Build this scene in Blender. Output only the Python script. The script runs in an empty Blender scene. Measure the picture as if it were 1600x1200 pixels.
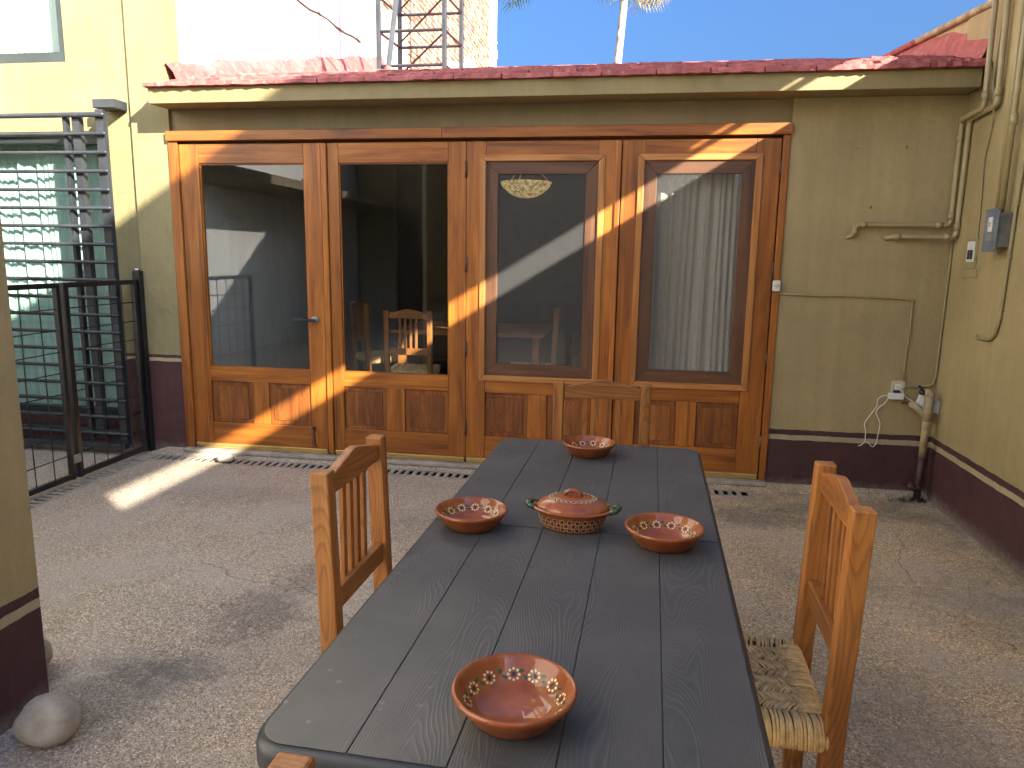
import bpy, bmesh, math, random
from mathutils import Vector, Matrix, noise
random.seed(7)
S = bpy.context.scene
C = bpy.data.collections.new('courtyard'); S.collection.children.link(C)

# ------------------------------------------------------------------ camera, sky, sun, exposure
cam = bpy.data.objects.new('camera', bpy.data.cameras.new('camera')); C.objects.link(cam)
cam.data.sensor_width = 36.0; cam.data.lens = 36.0*1149.53/1600.0
cam.data.clip_start = 0.05; cam.data.clip_end = 400
def cam_axes(p, y, r):
    f = Vector((-math.sin(y)*math.cos(p), math.cos(y)*math.cos(p), -math.sin(p)))
    R = Vector((math.cos(y), math.sin(y), 0)); U = R.cross(f)
    return (math.cos(r)*R+math.sin(r)*U, -math.sin(r)*R+math.cos(r)*U, f)
_R, _U, _F = cam_axes(0.1718, 0.1595, 0.0145)
cam.matrix_world = Matrix(((_R.x, _U.x, -_F.x, 0), (_R.y, _U.y, -_F.y, 0), (_R.z, _U.z, -_F.z, 1.4202), (0, 0, 0, 1)))
S.camera = cam
SUN = Vector((-1.15, 1.0, -0.70)).normalized()
W = bpy.data.worlds.new('World'); S.world = W; W.use_nodes = True
wn = W.node_tree.nodes; wl = W.node_tree.links
sky = wn.new('ShaderNodeTexSky'); sky.sky_type = 'NISHITA'; sky.sun_disc = False
sky.sun_elevation = math.asin(-SUN.z); sky.sun_rotation = math.atan2(-SUN.x, -SUN.y)
sky.air_density = 1.0; sky.dust_density = 7.5; sky.ozone_density = 10.0
bg = [n for n in wn if n.type == 'BACKGROUND'][0]
bg.inputs['Strength'].default_value = 0.074
wl.new(sky.outputs[0], bg.inputs[0])
sl = bpy.data.lights.new('sun', 'SUN'); sl.energy = 4.6; sl.angle = math.radians(0.55); sl.color = (1.0, 0.93, 0.82)
so = bpy.data.objects.new('sun', sl); C.objects.link(so)
so.rotation_euler = SUN.to_track_quat('-Z', 'Y').to_euler(); so.location = (6, -6, 8)
S.view_settings.view_transform = 'Standard'; S.view_settings.look = 'None'
S.view_settings.gamma = 1.0; S.view_settings.use_curve_mapping = False
S.view_settings.exposure = 2.32
S.render.engine = 'CYCLES'
S.cycles.max_bounces = 10; S.cycles.diffuse_bounces = 5; S.cycles.glossy_bounces = 4; S.cycles.transparent_max_bounces = 12
S.cycles.caustics_reflective = False; S.cycles.caustics_refractive = False

# ------------------------------------------------------------------ node helpers
class NT:
    def __init__(s, name):
        s.m = bpy.data.materials.new(name); s.m.use_nodes = True
        s.t = s.m.node_tree; s.n = s.t.nodes; s.l = s.t.links
        s.b = s.n['Principled BSDF']; s.o = s.n['Material Output']
    def N(s, typ, **kw):
        n = s.n.new(typ)
        for k, v in kw.items():
            if k in n.inputs: n.inputs[k].default_value = v
            else: setattr(n, k, v)
        return n
    def L(s, a, b): s.l.new(a, b)
    def coord(s, scale=(1, 1, 1), rand=True):
        tc = s.N('ShaderNodeTexCoord'); mp = s.N('ShaderNodeMapping')
        mp.inputs['Scale'].default_value = scale
        if rand:
            oi = s.N('ShaderNodeObjectInfo')
            mul = s.N('ShaderNodeMath', operation='MULTIPLY'); mul.inputs[1].default_value = 37.0
            s.L(oi.outputs['Random'], mul.inputs[0])
            add = s.N('ShaderNodeVectorMath', operation='ADD')
            s.L(tc.outputs['Object'], add.inputs[0]); s.L(mul.outputs[0], add.inputs[1])
            s.L(add.outputs[0], mp.inputs[0])
        else:
            s.L(tc.outputs['Object'], mp.inputs[0])
        return mp.outputs[0]
    def noise(s, vec, scale, detail=4, rough=.55, dist=0):
        n = s.N('ShaderNodeTexNoise'); n.inputs['Scale'].default_value = scale; n.inputs['Detail'].default_value = detail
        n.inputs['Roughness'].default_value = rough; n.inputs['Distortion'].default_value = dist
        s.L(vec, n.inputs['Vector']); return n.outputs['Fac']
    def ramp(s, fac, stops):
        r = s.N('ShaderNodeValToRGB'); e = r.color_ramp.elements
        while len(e) < len(stops): e.new(.5)
        for q, (p, c) in zip(e, stops):
            q.position = p; q.color = (c[0], c[1], c[2], 1) if not isinstance(c, (int, float)) else (c, c, c, 1)
        s.L(fac, r.inputs[0]); return r.outputs[0]
    def mix(s, fac, a, b, mode='MIX'):
        m = s.N('ShaderNodeMix', data_type='RGBA', blend_type=mode)
        for sock, v in ((m.inputs[0], fac), (m.inputs[6], a), (m.inputs[7], b)):
            if hasattr(v, 'links') or hasattr(v, 'is_output'): s.L(v, sock)
            elif isinstance(v, (int, float)): sock.default_value = v if sock.type == 'VALUE' else (v, v, v, 1)
            else: sock.default_value = (v[0], v[1], v[2], 1)
        return m.outputs[2]
    def math(s, op, a, b=0.0):
        m = s.N('ShaderNodeMath', operation=op)
        for i, v in enumerate((a, b)):
            if isinstance(v, (int, float)): m.inputs[i].default_value = v
            else: s.L(v, m.inputs[i])
        return m.outputs[0]
    def bump(s, h, strength, dist=.01):
        b = s.N('ShaderNodeBump'); b.inputs['Strength'].default_value = strength; b.inputs['Distance'].default_value = dist
        s.L(h, b.inputs['Height'])
        prev = s.b.inputs['Normal']
        if prev.is_linked: s.L(prev.links[0].from_socket, b.inputs['Normal'])
        s.L(b.outputs[0], prev)
    def col(s, c):
        if isinstance(c, tuple): s.b.inputs['Base Color'].default_value = (*c, 1)
        else: s.L(c, s.b.inputs['Base Color'])
    def rough(s, r):
        if isinstance(r, (int, float)): s.b.inputs['Roughness'].default_value = r
        else: s.L(r, s.b.inputs['Roughness'])

def m_plain(name, c, rough=.5, metal=0, var=.12, bump=0, bscale=60):
    t = NT(name); v = t.coord((1, 1, 1))
    n = t.noise(v, 9, 5)
    c2 = tuple(x*(1-var*2) for x in c); c1 = tuple(min(1, x*(1+var)) for x in c)
    t.col(t.ramp(n, [(.3, c2), (.7, c1)])); t.rough(rough); t.b.inputs['Metallic'].default_value = metal
    if bump: t.bump(t.noise(v, bscale, 4), bump, .004)
    return t.m

def m_wood(name, axis, dark, mid, light, rough=.38, coat=.25, fine=1.0, wear=0.0, rings=.0):
    t = NT(name)
    a = [9, 9, 9]; a[axis] = .75
    v = t.coord(tuple(a))
    n1 = t.noise(v, 1.6, 4, .55, .9)
    b = [55, 55, 55]; b[axis] = 1.6
    v2 = t.coord(tuple(b)); n2 = t.noise(v2, 1.9, 6, .62, .35)
    c = t.ramp(n1, [(.22, dark), (.48, mid), (.78, light)])
    st = t.ramp(n2, [(.30, .52), (.50, .92), (.72, 1.12)])
    c = t.mix(.8*fine, c, st, 'MULTIPLY')
    if rings:
        a3 = [7, 7, 7]; a3[axis] = 1.1
        rn = t.noise(t.coord(tuple(a3)), 1.3, 1.2, .4, .2)
        rg = t.math('FRACT', t.math('ADD', t.math('MULTIPLY', rn, 26.0), t.math('MULTIPLY', n2, .5)))
        c = t.mix(rings, c, t.ramp(rg, [(0, 1.12), (.55, 1.0), (.86, .62), (1, .95)]), 'MULTIPLY')
    v3 = t.coord((1, 1, 1)); big = t.ramp(t.noise(v3, 2.2, 3), [(.3, .78), (.7, 1.12)])
    c = t.mix(.7, c, big, 'MULTIPLY')
    oi = t.N('ShaderNodeObjectInfo')
    c = t.mix(.55, c, t.ramp(oi.outputs['Random'], [(0, .66), (1, 1.18)]), 'MULTIPLY')
    if wear:
        w = t.ramp(t.noise(v3, 6, 6, .7), [(.60, 0), (.78, 1)])
        c = t.mix(t.math('MULTIPLY', w, wear), c, tuple(x*.35 for x in dark))
    t.col(c)
    t.rough(t.ramp(n2, [(.3, rough+.12), (.7, rough-.05)]))
    t.b.inputs['Coat Weight'].default_value = coat; t.b.inputs['Coat Roughness'].default_value = .22
    t.bump(n2, .22, .003)
    return t.m

def m_stucco(name, paint, dado=None, band=None, z=None, bump=.35, dirt=.25):
    """painted plaster; painted skirting band below z=(a,b,c): dado < a < band < b < dado < c < paint"""
    t = NT(name); v = t.coord((1, 1, 1), False)
    big = t.ramp(t.noise(v, 1.5, 8, .66), [(.28, .80), (.72, 1.12)])
    c = t.mix(1.0, paint, big, 'MULTIPLY')
    if z:
        sep = t.N('ShaderNodeSeparateXYZ'); t.L(v, sep.inputs[0])
        wob = t.math('MULTIPLY', t.math('SUBTRACT', t.noise(v, 7, 5, .6), .5), .018)
        zz = t.math('ADD', sep.outputs[2], wob)
        lt = lambda q: t.math('LESS_THAN', zz, q)
        dd = t.mix(1.0, dado, t.ramp(t.noise(v, 5, 6, .65), [(.3, .75), (.75, 1.2)]), 'MULTIPLY')
        chips = t.ramp(t.noise(v, 38, 5, .7), [(.72, 0), (.76, 1)])
        dd = t.mix(t.math('MULTIPLY', chips, .35), dd, tuple(x*.8 for x in band))
        c = t.mix(lt(z[2]), c, dd); c = t.mix(lt(z[1]), c, band); c = t.mix(lt(z[0]), c, dd)
        dz = t.math('ADD', sep.outputs[2], t.math('MULTIPLY', t.math('SUBTRACT', t.noise(v, 22, 7, .75), .5), .16))
        c = t.mix(t.math('MULTIPLY', t.ramp(dz, [(.0, 1), (.075, 0)]), .55), c, (.30, .255, .195))
    stv = t.coord((7, 7, .55), False); drip = t.ramp(t.noise(stv, 2.2, 6, .65), [(.30, .88), (.62, 1.05)])
    c = t.mix(.8, c, drip, 'MULTIPLY')
    sp = t.ramp(t.noise(v, 26, 8, .7), [(.70, 0), (.82, 1)])
    c = t.mix(t.math('MULTIPLY', sp, dirt), c, tuple(x*.55 for x in paint))
    t.col(c); t.rough(.72)
    t.bump(t.noise(v, 70, 7, .65), bump*1.5, .006)
    t.bump(t.noise(v, 11, 5, .6), bump*2.0, .012)
    pit = t.ramp(t.noise(v, 34, 4, .6), [(.66, 0), (.74, 1)]); t.bump(pit, -bump*.9, .004)
    return t.m

def m_floor(name):
    t = NT(name); v = t.coord((1, 1, 1), False)
    vo = t.N('ShaderNodeTexVoronoi'); vo.inputs['Scale'].default_value = 175; t.L(v, vo.inputs['Vector'])
    cell = t.N('ShaderNodeSeparateColor'); t.L(vo.outputs['Color'], cell.inputs[0])
    peb = t.ramp(cell.outputs[0], [(0, (.20, .162, .128)), (.35, (.385, .325, .26)), (.72, (.48, .415, .335)), (.93, (.58, .51, .425)), (1, (.78, .72, .62))])
    mort = t.ramp(vo.outputs['Distance'], [(.25, 1), (.75, .66)])
    c = t.mix(.7, peb, mort, 'MULTIPLY')
    vo2 = t.N('ShaderNodeTexVoronoi'); vo2.inputs['Scale'].default_value = 75; t.L(v, vo2.inputs['Vector'])
    c2 = t.N('ShaderNodeSeparateColor'); t.L(vo2.outputs['Color'], c2.inputs[0])
    isp = t.math('MULTIPLY', t.math('GREATER_THAN', c2.outputs[1], .80), t.math('LESS_THAN', vo2.outputs['Distance'], .36))
    c = t.mix(t.math('MULTIPLY', isp, .75), c, t.ramp(c2.outputs[2], [(0, (.13, .10, .085)), (.5, (.42, .35, .28)), (1, (.62, .56, .47))]))
    n = t.noise(v, 1.1, 7, .62)
    c = t.mix(.9, c, t.ramp(n, [(.28, (.82, .82, .79)), (.5, (1.05, 1.01, .97)), (.75, (1.18, 1.11, 1.06))]), 'MULTIPLY')
    # cement-rich smoother patches, pinkish to the left, ochre plus painted-in light to the right
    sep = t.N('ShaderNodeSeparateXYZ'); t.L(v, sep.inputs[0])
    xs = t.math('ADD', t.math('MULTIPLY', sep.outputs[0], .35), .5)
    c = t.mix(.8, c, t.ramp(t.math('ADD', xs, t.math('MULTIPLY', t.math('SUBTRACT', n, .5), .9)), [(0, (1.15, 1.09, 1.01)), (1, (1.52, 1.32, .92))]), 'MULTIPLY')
    cem = t.ramp(t.noise(v, 2.3, 5, .6, .4), [(.46, 0), (.62, 1)])
    c = t.mix(t.math('MULTIPLY', cem, .5), c, (.46, .395, .325))
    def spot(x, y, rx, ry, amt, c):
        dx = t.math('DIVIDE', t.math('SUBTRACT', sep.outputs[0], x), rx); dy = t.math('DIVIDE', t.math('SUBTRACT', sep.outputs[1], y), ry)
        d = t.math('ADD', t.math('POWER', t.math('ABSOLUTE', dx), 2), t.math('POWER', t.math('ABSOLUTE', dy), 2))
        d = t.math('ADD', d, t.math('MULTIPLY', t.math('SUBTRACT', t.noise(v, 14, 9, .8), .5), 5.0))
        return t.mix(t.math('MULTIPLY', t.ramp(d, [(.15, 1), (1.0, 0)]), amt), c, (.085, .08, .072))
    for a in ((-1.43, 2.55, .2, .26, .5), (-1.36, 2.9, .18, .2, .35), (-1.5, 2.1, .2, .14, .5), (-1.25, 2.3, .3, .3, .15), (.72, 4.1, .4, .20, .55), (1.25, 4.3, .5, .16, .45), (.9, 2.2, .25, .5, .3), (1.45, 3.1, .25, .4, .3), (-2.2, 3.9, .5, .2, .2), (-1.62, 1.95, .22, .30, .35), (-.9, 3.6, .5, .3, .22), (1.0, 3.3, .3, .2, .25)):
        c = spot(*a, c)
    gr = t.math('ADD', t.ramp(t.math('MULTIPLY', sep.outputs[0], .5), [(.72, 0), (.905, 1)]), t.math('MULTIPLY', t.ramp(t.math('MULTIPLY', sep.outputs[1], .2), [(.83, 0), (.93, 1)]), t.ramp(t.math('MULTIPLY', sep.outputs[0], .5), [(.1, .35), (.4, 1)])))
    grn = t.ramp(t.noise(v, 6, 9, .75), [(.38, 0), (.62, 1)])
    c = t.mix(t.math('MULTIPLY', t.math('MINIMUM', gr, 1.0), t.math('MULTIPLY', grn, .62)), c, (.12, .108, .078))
    crk = t.N('ShaderNodeTexVoronoi', feature='DISTANCE_TO_EDGE'); crk.inputs['Scale'].default_value = .55
    wv = t.N('ShaderNodeVectorMath', operation='ADD'); nn = t.N('ShaderNodeTexNoise'); nn.inputs['Scale'].default_value = 3.5; nn.inputs['Detail'].default_value = 6
    t.L(v, nn.inputs['Vector']); ns = t.N('ShaderNodeVectorMath', operation='SCALE'); ns.inputs['Scale'].default_value = .22; t.L(nn.outputs['Color'], ns.inputs[0]); t.L(v, wv.inputs[0]); t.L(ns.outputs[0], wv.inputs[1]); t.L(wv.outputs[0], crk.inputs['Vector'])
    ck = t.math('MULTIPLY', t.math('LESS_THAN', crk.outputs['Distance'], .0016), t.ramp(t.noise(v, .9, 2), [(.5, 0), (.55, 1)]))
    c = t.mix(t.math('MULTIPLY', ck, .5), c, (.08, .07, .06))
    t.col(c); t.rough(.8)
    h = t.ramp(vo.outputs['Distance'], [(.1, 1), (.8, 0)])
    t.bump(h, .55, .004); t.bump(t.noise(v, 30, 4), .3, .006)
    return t.m

def m_glass(name, tint=(.85, .88, .87), refl=1.0, dust=0.0, film=0.0):
    t = NT(name)
    tr = t.N('ShaderNodeBsdfTransparent'); tr.inputs[0].default_value = (*tint, 1)
    gl = t.N('ShaderNodeBsdfGlossy'); gl.inputs['Roughness'].default_value = .01; gl.inputs[0].default_value = (.95, .97, 1, 1)
    fr = t.N('ShaderNodeFresnel'); fr.inputs[0].default_value = 1.5
    geo = t.N('ShaderNodeNewGeometry'); front = t.math('SUBTRACT', 1.0, geo.outputs['Backfacing'])
    f = t.math('MULTIPLY', t.math('MULTIPLY', fr.outputs[0], front), 1.7*refl)
    mx = t.N('ShaderNodeMixShader'); t.L(f, mx.inputs[0]); t.L(tr.outputs[0], mx.inputs[1]); t.L(gl.outputs[0], mx.inputs[2])
    out = mx.outputs[0]
    if dust or film:
        v = t.coord((1, 1, 1))
        vo = t.N('ShaderNodeTexVoronoi'); vo.inputs['Scale'].default_value = 60; t.L(v, vo.inputs['Vector'])
        cs = t.N('ShaderNodeSeparateColor'); t.L(vo.outputs['Color'], cs.inputs[0])
        spk = t.math('MULTIPLY', t.math('LESS_THAN', vo.outputs['Distance'], .13), t.math('GREATER_THAN', cs.outputs[0], .92))
        fac = t.math('ADD', t.math('MULTIPLY', spk, dust), t.math('MULTIPLY', t.noise(v, 3, 5), film))
        df = t.N('ShaderNodeBsdfDiffuse'); df.inputs[0].default_value = (.75, .75, .72, 1)
        m2 = t.N('ShaderNodeMixShader'); t.L(fac, m2.inputs[0]); t.L(out, m2.inputs[1]); t.L(df.outputs[0], m2.inputs[2]); out = m2.outputs[0]
    t.L(out, t.o.inputs[0]); return t.m

def m_mesh(name, fac=.06, c=(.72, .72, .70)):
    """insect mesh: the wires are a fraction of a millimetre"""
    t = NT(name)
    tr = t.N('ShaderNodeBsdfTransparent'); df = t.N('ShaderNodeBsdfDiffuse'); df.inputs[0].default_value = (*c, 1)
    v = t.coord((1, 1, 1)); k = t.ramp(t.noise(v, 700, 2, .6), [(.35, fac*.7), (.65, fac*1.3)])
    mx = t.N('ShaderNodeMixShader'); t.L(k, mx.inputs[0]); t.L(tr.outputs[0], mx.inputs[1]); t.L(df.outputs[0], mx.inputs[2])
    t.L(mx.outputs[0], t.o.inputs[0]); return t.m

def m_table(name):
    t = NT(name)
    v = t.coord((1, 1, 1))
    sx = t.N('ShaderNodeSeparateXYZ'); t.L(v, sx.inputs[0])
    mp = t.N('ShaderNodeMapping'); mp.inputs['Scale'].default_value = (5.2, .95, 1); t.L(v, mp.inputs[0])
    f = t.noise(mp.outputs[0], 1.25, 1.5, .45, .25)
    fine = t.noise(mp.outputs[0], 9, 3)
    ph = t.math('ADD', t.math('ADD', t.math('MULTIPLY', f, 430.0), t.math('MULTIPLY', sx.outputs[0], 1150.0)), t.math('MULTIPLY', fine, 4.5))
    h = t.math('MULTIPLY', t.math('ADD', t.math('SINE', ph), 1), .5)
    h2 = t.ramp(h, [(.0, 0), (.62, .12), (.9, 1), (1, 1)])
    v0 = t.N('ShaderNodeTexCoord').outputs['Object']
    dust = t.ramp(t.noise(v0, 5, 7, .65), [(.45, 0), (.75, 1)])
    base = t.mix(h2, (.056, .054, .051), (.073, .071, .067))
    sep = t.N('ShaderNodeSeparateXYZ'); t.L(v0, sep.inputs[0])
    corner = t.math('MULTIPLY', t.ramp(t.math('MULTIPLY', sep.outputs[1], -1.0), [(.35, 0), (.92, 1)]), t.ramp(t.math('MULTIPLY', sep.outputs[0], -1.0), [(-.05, 0), (.36, 1)]))
    dirt = t.math('MULTIPLY', t.math('ADD', t.math('MULTIPLY', dust, .35), t.math('MULTIPLY', corner, .9)), .45)
    c = t.mix(dirt, base, (.26, .245, .20))
    vo = t.N('ShaderNodeTexVoronoi'); vo.inputs['Scale'].default_value = 34; t.L(v0, vo.inputs['Vector'])
    cs = t.N('ShaderNodeSeparateColor'); t.L(vo.outputs['Color'], cs.inputs[0])
    drop = t.math('MULTIPLY', t.ramp(vo.outputs['Distance'], [(.10, 1), (.2, 0)]), t.math('MULTIPLY', t.math('GREATER_THAN', cs.outputs[0], .70), corner))
    c = t.mix(t.math('MULTIPLY', drop, .40), c, (.42, .40, .34))
    t.col(c); t.rough(t.ramp(t.noise(v0, 3, 5), [(.3, .50), (.7, .64)]))
    t.b.inputs['Specular IOR Level'].default_value = .5
    t.bump(h2, .35, .0010); t.bump(t.noise(v0, 420, 3), .06, .002)
    return t.m

def m_clay(name, c=(.23, .048, .009), light=(.36, .100, .020)):
    t = NT(name); v = t.coord((1, 1, 1))
    n = t.noise(v, 26, 5, .6, .6)
    cc = t.ramp(n, [(.3, c), (.72, light)])
    ring = t.coord((3, 3, 60)); cc = t.mix(.4, cc, t.ramp(t.noise(ring, 3, 3), [(.35, .75), (.65, 1.1)]), 'MULTIPLY')
    spk = t.ramp(t.noise(v, 160, 3, .7), [(.70, 0), (.76, 1)])
    cc = t.mix(t.math('MULTIPLY', spk, .4), cc, (.16, .045, .018))
    t.col(cc); t.rough(.5); t.b.inputs['Specular IOR Level'].default_value = .25; t.b.inputs['Coat Weight'].default_value = .75; t.b.inputs['Coat Roughness'].default_value = .03
    t.bump(t.noise(v, 45, 4), .25, .003)
    return t.m

def m_stone(name):
    t = NT(name); v = t.coord((1, 1, 1)); n = t.noise(v, 14, 8, .7)
    c = t.ramp(n, [(.28, (.27, .225, .165)), (.5, (.44, .38, .29)), (.72, (.56, .50, .40))])
    sp = t.ramp(t.noise(v, 120, 4, .7), [(.62, 0), (.72, 1)]); c = t.mix(t.math('MULTIPLY', sp, .55), c, (.16, .13, .095))
    sep = t.N('ShaderNodeSeparateXYZ'); t.L(v, sep.inputs[0])
    t.col(c); t.rough(.85); t.bump(t.noise(v, 24, 8, .75), .9, .008)
    wv = t.noise(t.coord((6, 6, 26)), 1.6, 3, .5, .8); cr = t.ramp(wv, [(.49, 0), (.5, 1), (.515, 0)]); t.bump(cr, -.6, .004)
    return t.m

def m_amber(name):
    t = NT(name); v = t.coord((1, 1, 1)); n = t.noise(v, 38, 5, .75)
    t.col(t.ramp(n, [(.35, (.16, .09, .025)), (.6, (.60, .44, .18))])); t.rough(.2)
    t.L(t.ramp(n, [(.42, (.10, .055, .012)), (.62, (1.0, .72, .30))]), t.b.inputs['Emission Color']); t.b.inputs['Emission Strength'].default_value = .16
    t.bump(n, .6, .006); return t.m

def m_red(name):
    t = NT(name); v = t.coord((1, 1, 1), False); n = t.noise(v, 9, 7, .65)
    c = t.ramp(n, [(.25, (.16, .045, .042)), (.5, (.42, .10, .085)), (.75, (.56, .17, .15))])
    w = t.ramp(t.noise(v, 20, 8, .75), [(.54, 0), (.70, 1)]); c = t.mix(t.math('MULTIPLY', w, .6), c, (.46, .36, .31))
    dk = t.ramp(t.noise(v, 33, 8, .78), [(.58, 0), (.70, 1)]); c = t.mix(t.math('MULTIPLY', dk, .7), c, (.07, .035, .028))
    oi = t.N('ShaderNodeObjectInfo'); c = t.mix(1.0, c, t.ramp(oi.outputs['Random'], [(0, .80), (1, 1.10)]), 'MULTIPLY')
    t.col(c); t.rough(.7); t.bump(t.noise(v, 40, 6, .7), .8, .012); return t.m

def m_straw(name):
    t = NT(name); v = t.coord((1, 1, 1))
    n = t.noise(v, 35, 6, .7)
    at = t.N('ShaderNodeAttribute', attribute_name='tone')
    c = t.ramp(n, [(.25, (.42, .24, .085)), (.5, (.76, .51, .21)), (.75, (.86, .66, .34))])
    c = t.mix(.75, c, t.ramp(at.outputs['Fac'], [(0, .62), (.5, 1.1), (1, 1.4)]), 'MULTIPLY')
    t.col(c); t.rough(.6); return t.m

def m_curtain(name, c1, c2, trans=.35):
    t = NT(name); v = t.coord((1, 1, 1)); n = t.noise(v, 120, 3)
    col = t.ramp(n, [(.3, c1), (.7, c2)]); t.col(col); t.rough(.9)
    tl = t.N('ShaderNodeBsdfTranslucent'); t.L(col, tl.inputs[0])
    mx = t.N('ShaderNodeMixShader'); mx.inputs[0].default_value = trans
    t.L(t.b.outputs[0], mx.inputs[1]); t.L(tl.outputs[0], mx.inputs[2]); t.L(mx.outputs[0], t.o.inputs[0]); return t.m

PAINT = (.38, .297, .140); DADO = (.072, .027, .027); BAND = (.40, .33, .19)
M = dict(
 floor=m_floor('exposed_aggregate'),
 wall=m_stucco('olive_stucco', PAINT, DADO, BAND, (.318, .350, .384)),
 wall_tall=m_stucco('olive_stucco_tall_skirting', (.265, .224, .105), DADO, BAND, (.655, .680, .703)),
 wall_plain=m_stucco('olive_stucco_plain', PAINT, bump=.25),
 frieze=m_stucco('frieze_paint', (.25, .195, .10), bump=.12), fascia=m_stucco('fascia_paint', (.28, .22, .095), bump=.2),
 white=m_stucco('white_stucco', (.82, .80, .74), bump=.2, dirt=.1),
 raw=m_stucco('raw_render', (.62, .52, .36), bump=1.0, dirt=.6),
 lemon=m_stucco('peeling_cream_render', (.58, .47, .27), bump=1.2, dirt=.7),
 room=m_stucco('room_paint', (.30, .315, .29), bump=.05, dirt=0),
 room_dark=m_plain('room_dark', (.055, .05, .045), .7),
 red=m_red('red_sealant'),
 door_v=m_wood('varnished_wood_upright', 2, (.13, .034, .005), (.37, .112, .012), (.56, .205, .026), .42, .12, 1, .25),
 door_h=m_wood('varnished_wood_level', 0, (.12, .031, .005), (.35, .104, .011), (.52, .19, .023), .42, .12, 1, .25),
 field_v=m_wood('varnished_panel_wood', 2, (.09, .025, .005), (.26, .078, .012), (.40, .145, .028), .45, .1, 1.2, .5, .6),
 mould_v=m_wood('moulding_wood_upright', 2, (.28, .10, .022), (.50, .195, .045), (.62, .28, .075), .4, .2, 1, .15),
 mould_h=m_wood('moulding_wood_level', 0, (.28, .10, .022), (.50, .195, .045), (.62, .28, .075), .4, .2, 1, .15),
 scr_v=m_wood('screen_wood_upright', 2, (.055, .022, .008), (.120, .050, .020), (.18, .082, .035), .5, .05, 1, .1),
 scr_h=m_wood('screen_wood_level', 0, (.055, .022, .008), (.120, .050, .020), (.18, .082, .035), .5, .05, 1, .1),
 pine_v=m_wood('pine_upright', 2, (.21, .062, .010), (.36, .128, .024), (.48, .205, .050), .48, .08, .8, 0, .75),
 pine_x=m_wood('pine_level', 0, (.21, .062, .010), (.36, .128, .024), (.48, .205, .050), .48, .08, .8, 0, .75),
 pine_y=m_wood('pine_deep', 1, (.21, .062, .010), (.36, .128, .024), (.48, .205, .050), .48, .08, .8, 0, .75),
 brass=m_plain('brass_strip', (.62, .42, .14), .35, .6),
 steel=m_plain('galvanised_steel', (.27, .27, .24), .5, .25, .2),
 bluesteel=m_plain('blue_steel', (.030, .038, .046), .55, 0, .2),
 cover=m_plain('blue_grey_cover', (.17, .20, .225), .5, .1, .2),
 chrome=m_plain('chrome', (.6, .6, .6), .2, 1),
 black=m_plain('black_paint', (.012, .012, .013), .35, 0, .2),
 grille=m_plain('grey_metal_paint', (.030, .034, .040), .38, 0, .15),
 frame_dark=m_plain('dark_aluminium', (.035, .045, .045), .4, .3),
 plastic=m_table('moulded_plastic'),
 plastic_rim=m_plain('black_plastic', (.028, .029, .032), .42, 0, .15, .1, 300),
 clay=m_clay('glazed_clay'), clay_dark=m_clay('dark_glazed_clay', (.20, .052, .020), (.30, .085, .032)),
 cream=m_plain('cream_slip', (.80, .62, .34), .3), seed=m_plain('brown_slip', (.035, .014, .010), .3), leaf=m_plain('green_slip', (.030, .085, .030), .25),
 greenglaze=m_plain('green_glaze', (.045, .09, .04), .15),
 straw=m_straw('palm_straw'), straw_core=m_plain('straw_core', (.10, .06, .025), .8),
 stone=m_stone('river_stone'),
 concrete=m_plain('drain_concrete', (.40, .345, .27), .8, 0, .2, .5, 60),
 trough=m_plain('drain_trough', (.008, .008, .007), .9),
 grate=m_plain('grate_metal', (.36, .315, .25), .8, 0, .2),
 glass=m_glass('door_glass', (.93, .94, .935), 1.0, .30, .003),
 glass_green=m_glass('green_glass', (.88, .965, .93), 1.0),
 mesh=m_mesh('insect_mesh'),
 curtain=m_curtain('taupe_curtain', (.52, .46, .36), (.66, .59, .47), .3),
 mint=m_curtain('mint_curtain', (.70, .80, .73), (.82, .88, .82), .35),
 pvc=m_plain('painted_pipe', (.35, .28, .135), .45, 0, .1), pvc_white=m_plain('white_pipe', (.75, .74, .70), .45), cable=m_plain('painted_cable', (.33, .27, .13), .55),
 tan=m_plain('worn_tan_pipe', (.46, .36, .20), .6, 0, .3, .5, 60), maroon=m_plain('maroon_pipe', DADO, .55),
 white_plastic=m_plain('white_plastic', (.72, .71, .67), .4, 0, .06), ivory=m_plain('ivory_plastic', (.60, .53, .36), .5, 0, .15), dark=m_plain('dark_plastic', (.02, .02, .022), .5),
 cord=m_plain('white_cord', (.75, .74, .70), .5, 0, .05),
 bark=m_plain('palm_bark', (.42, .37, .30), .9, 0, .3, .6, 30), frond=m_plain('palm_leaf', (.085, .125, .035), .5, 0, .3), dryfrond=m_plain('dry_palm_leaf', (.34, .26, .10), .6, 0, .3),
 amber=m_amber('amber_glass'),
 brick_a=m_plain('clay_brick', (.50, .27, .18), .85, 0, .45, .6, 9),
 weed=m_plain('weeds', (.07, .08, .03), .8, 0, .4),
)

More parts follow.
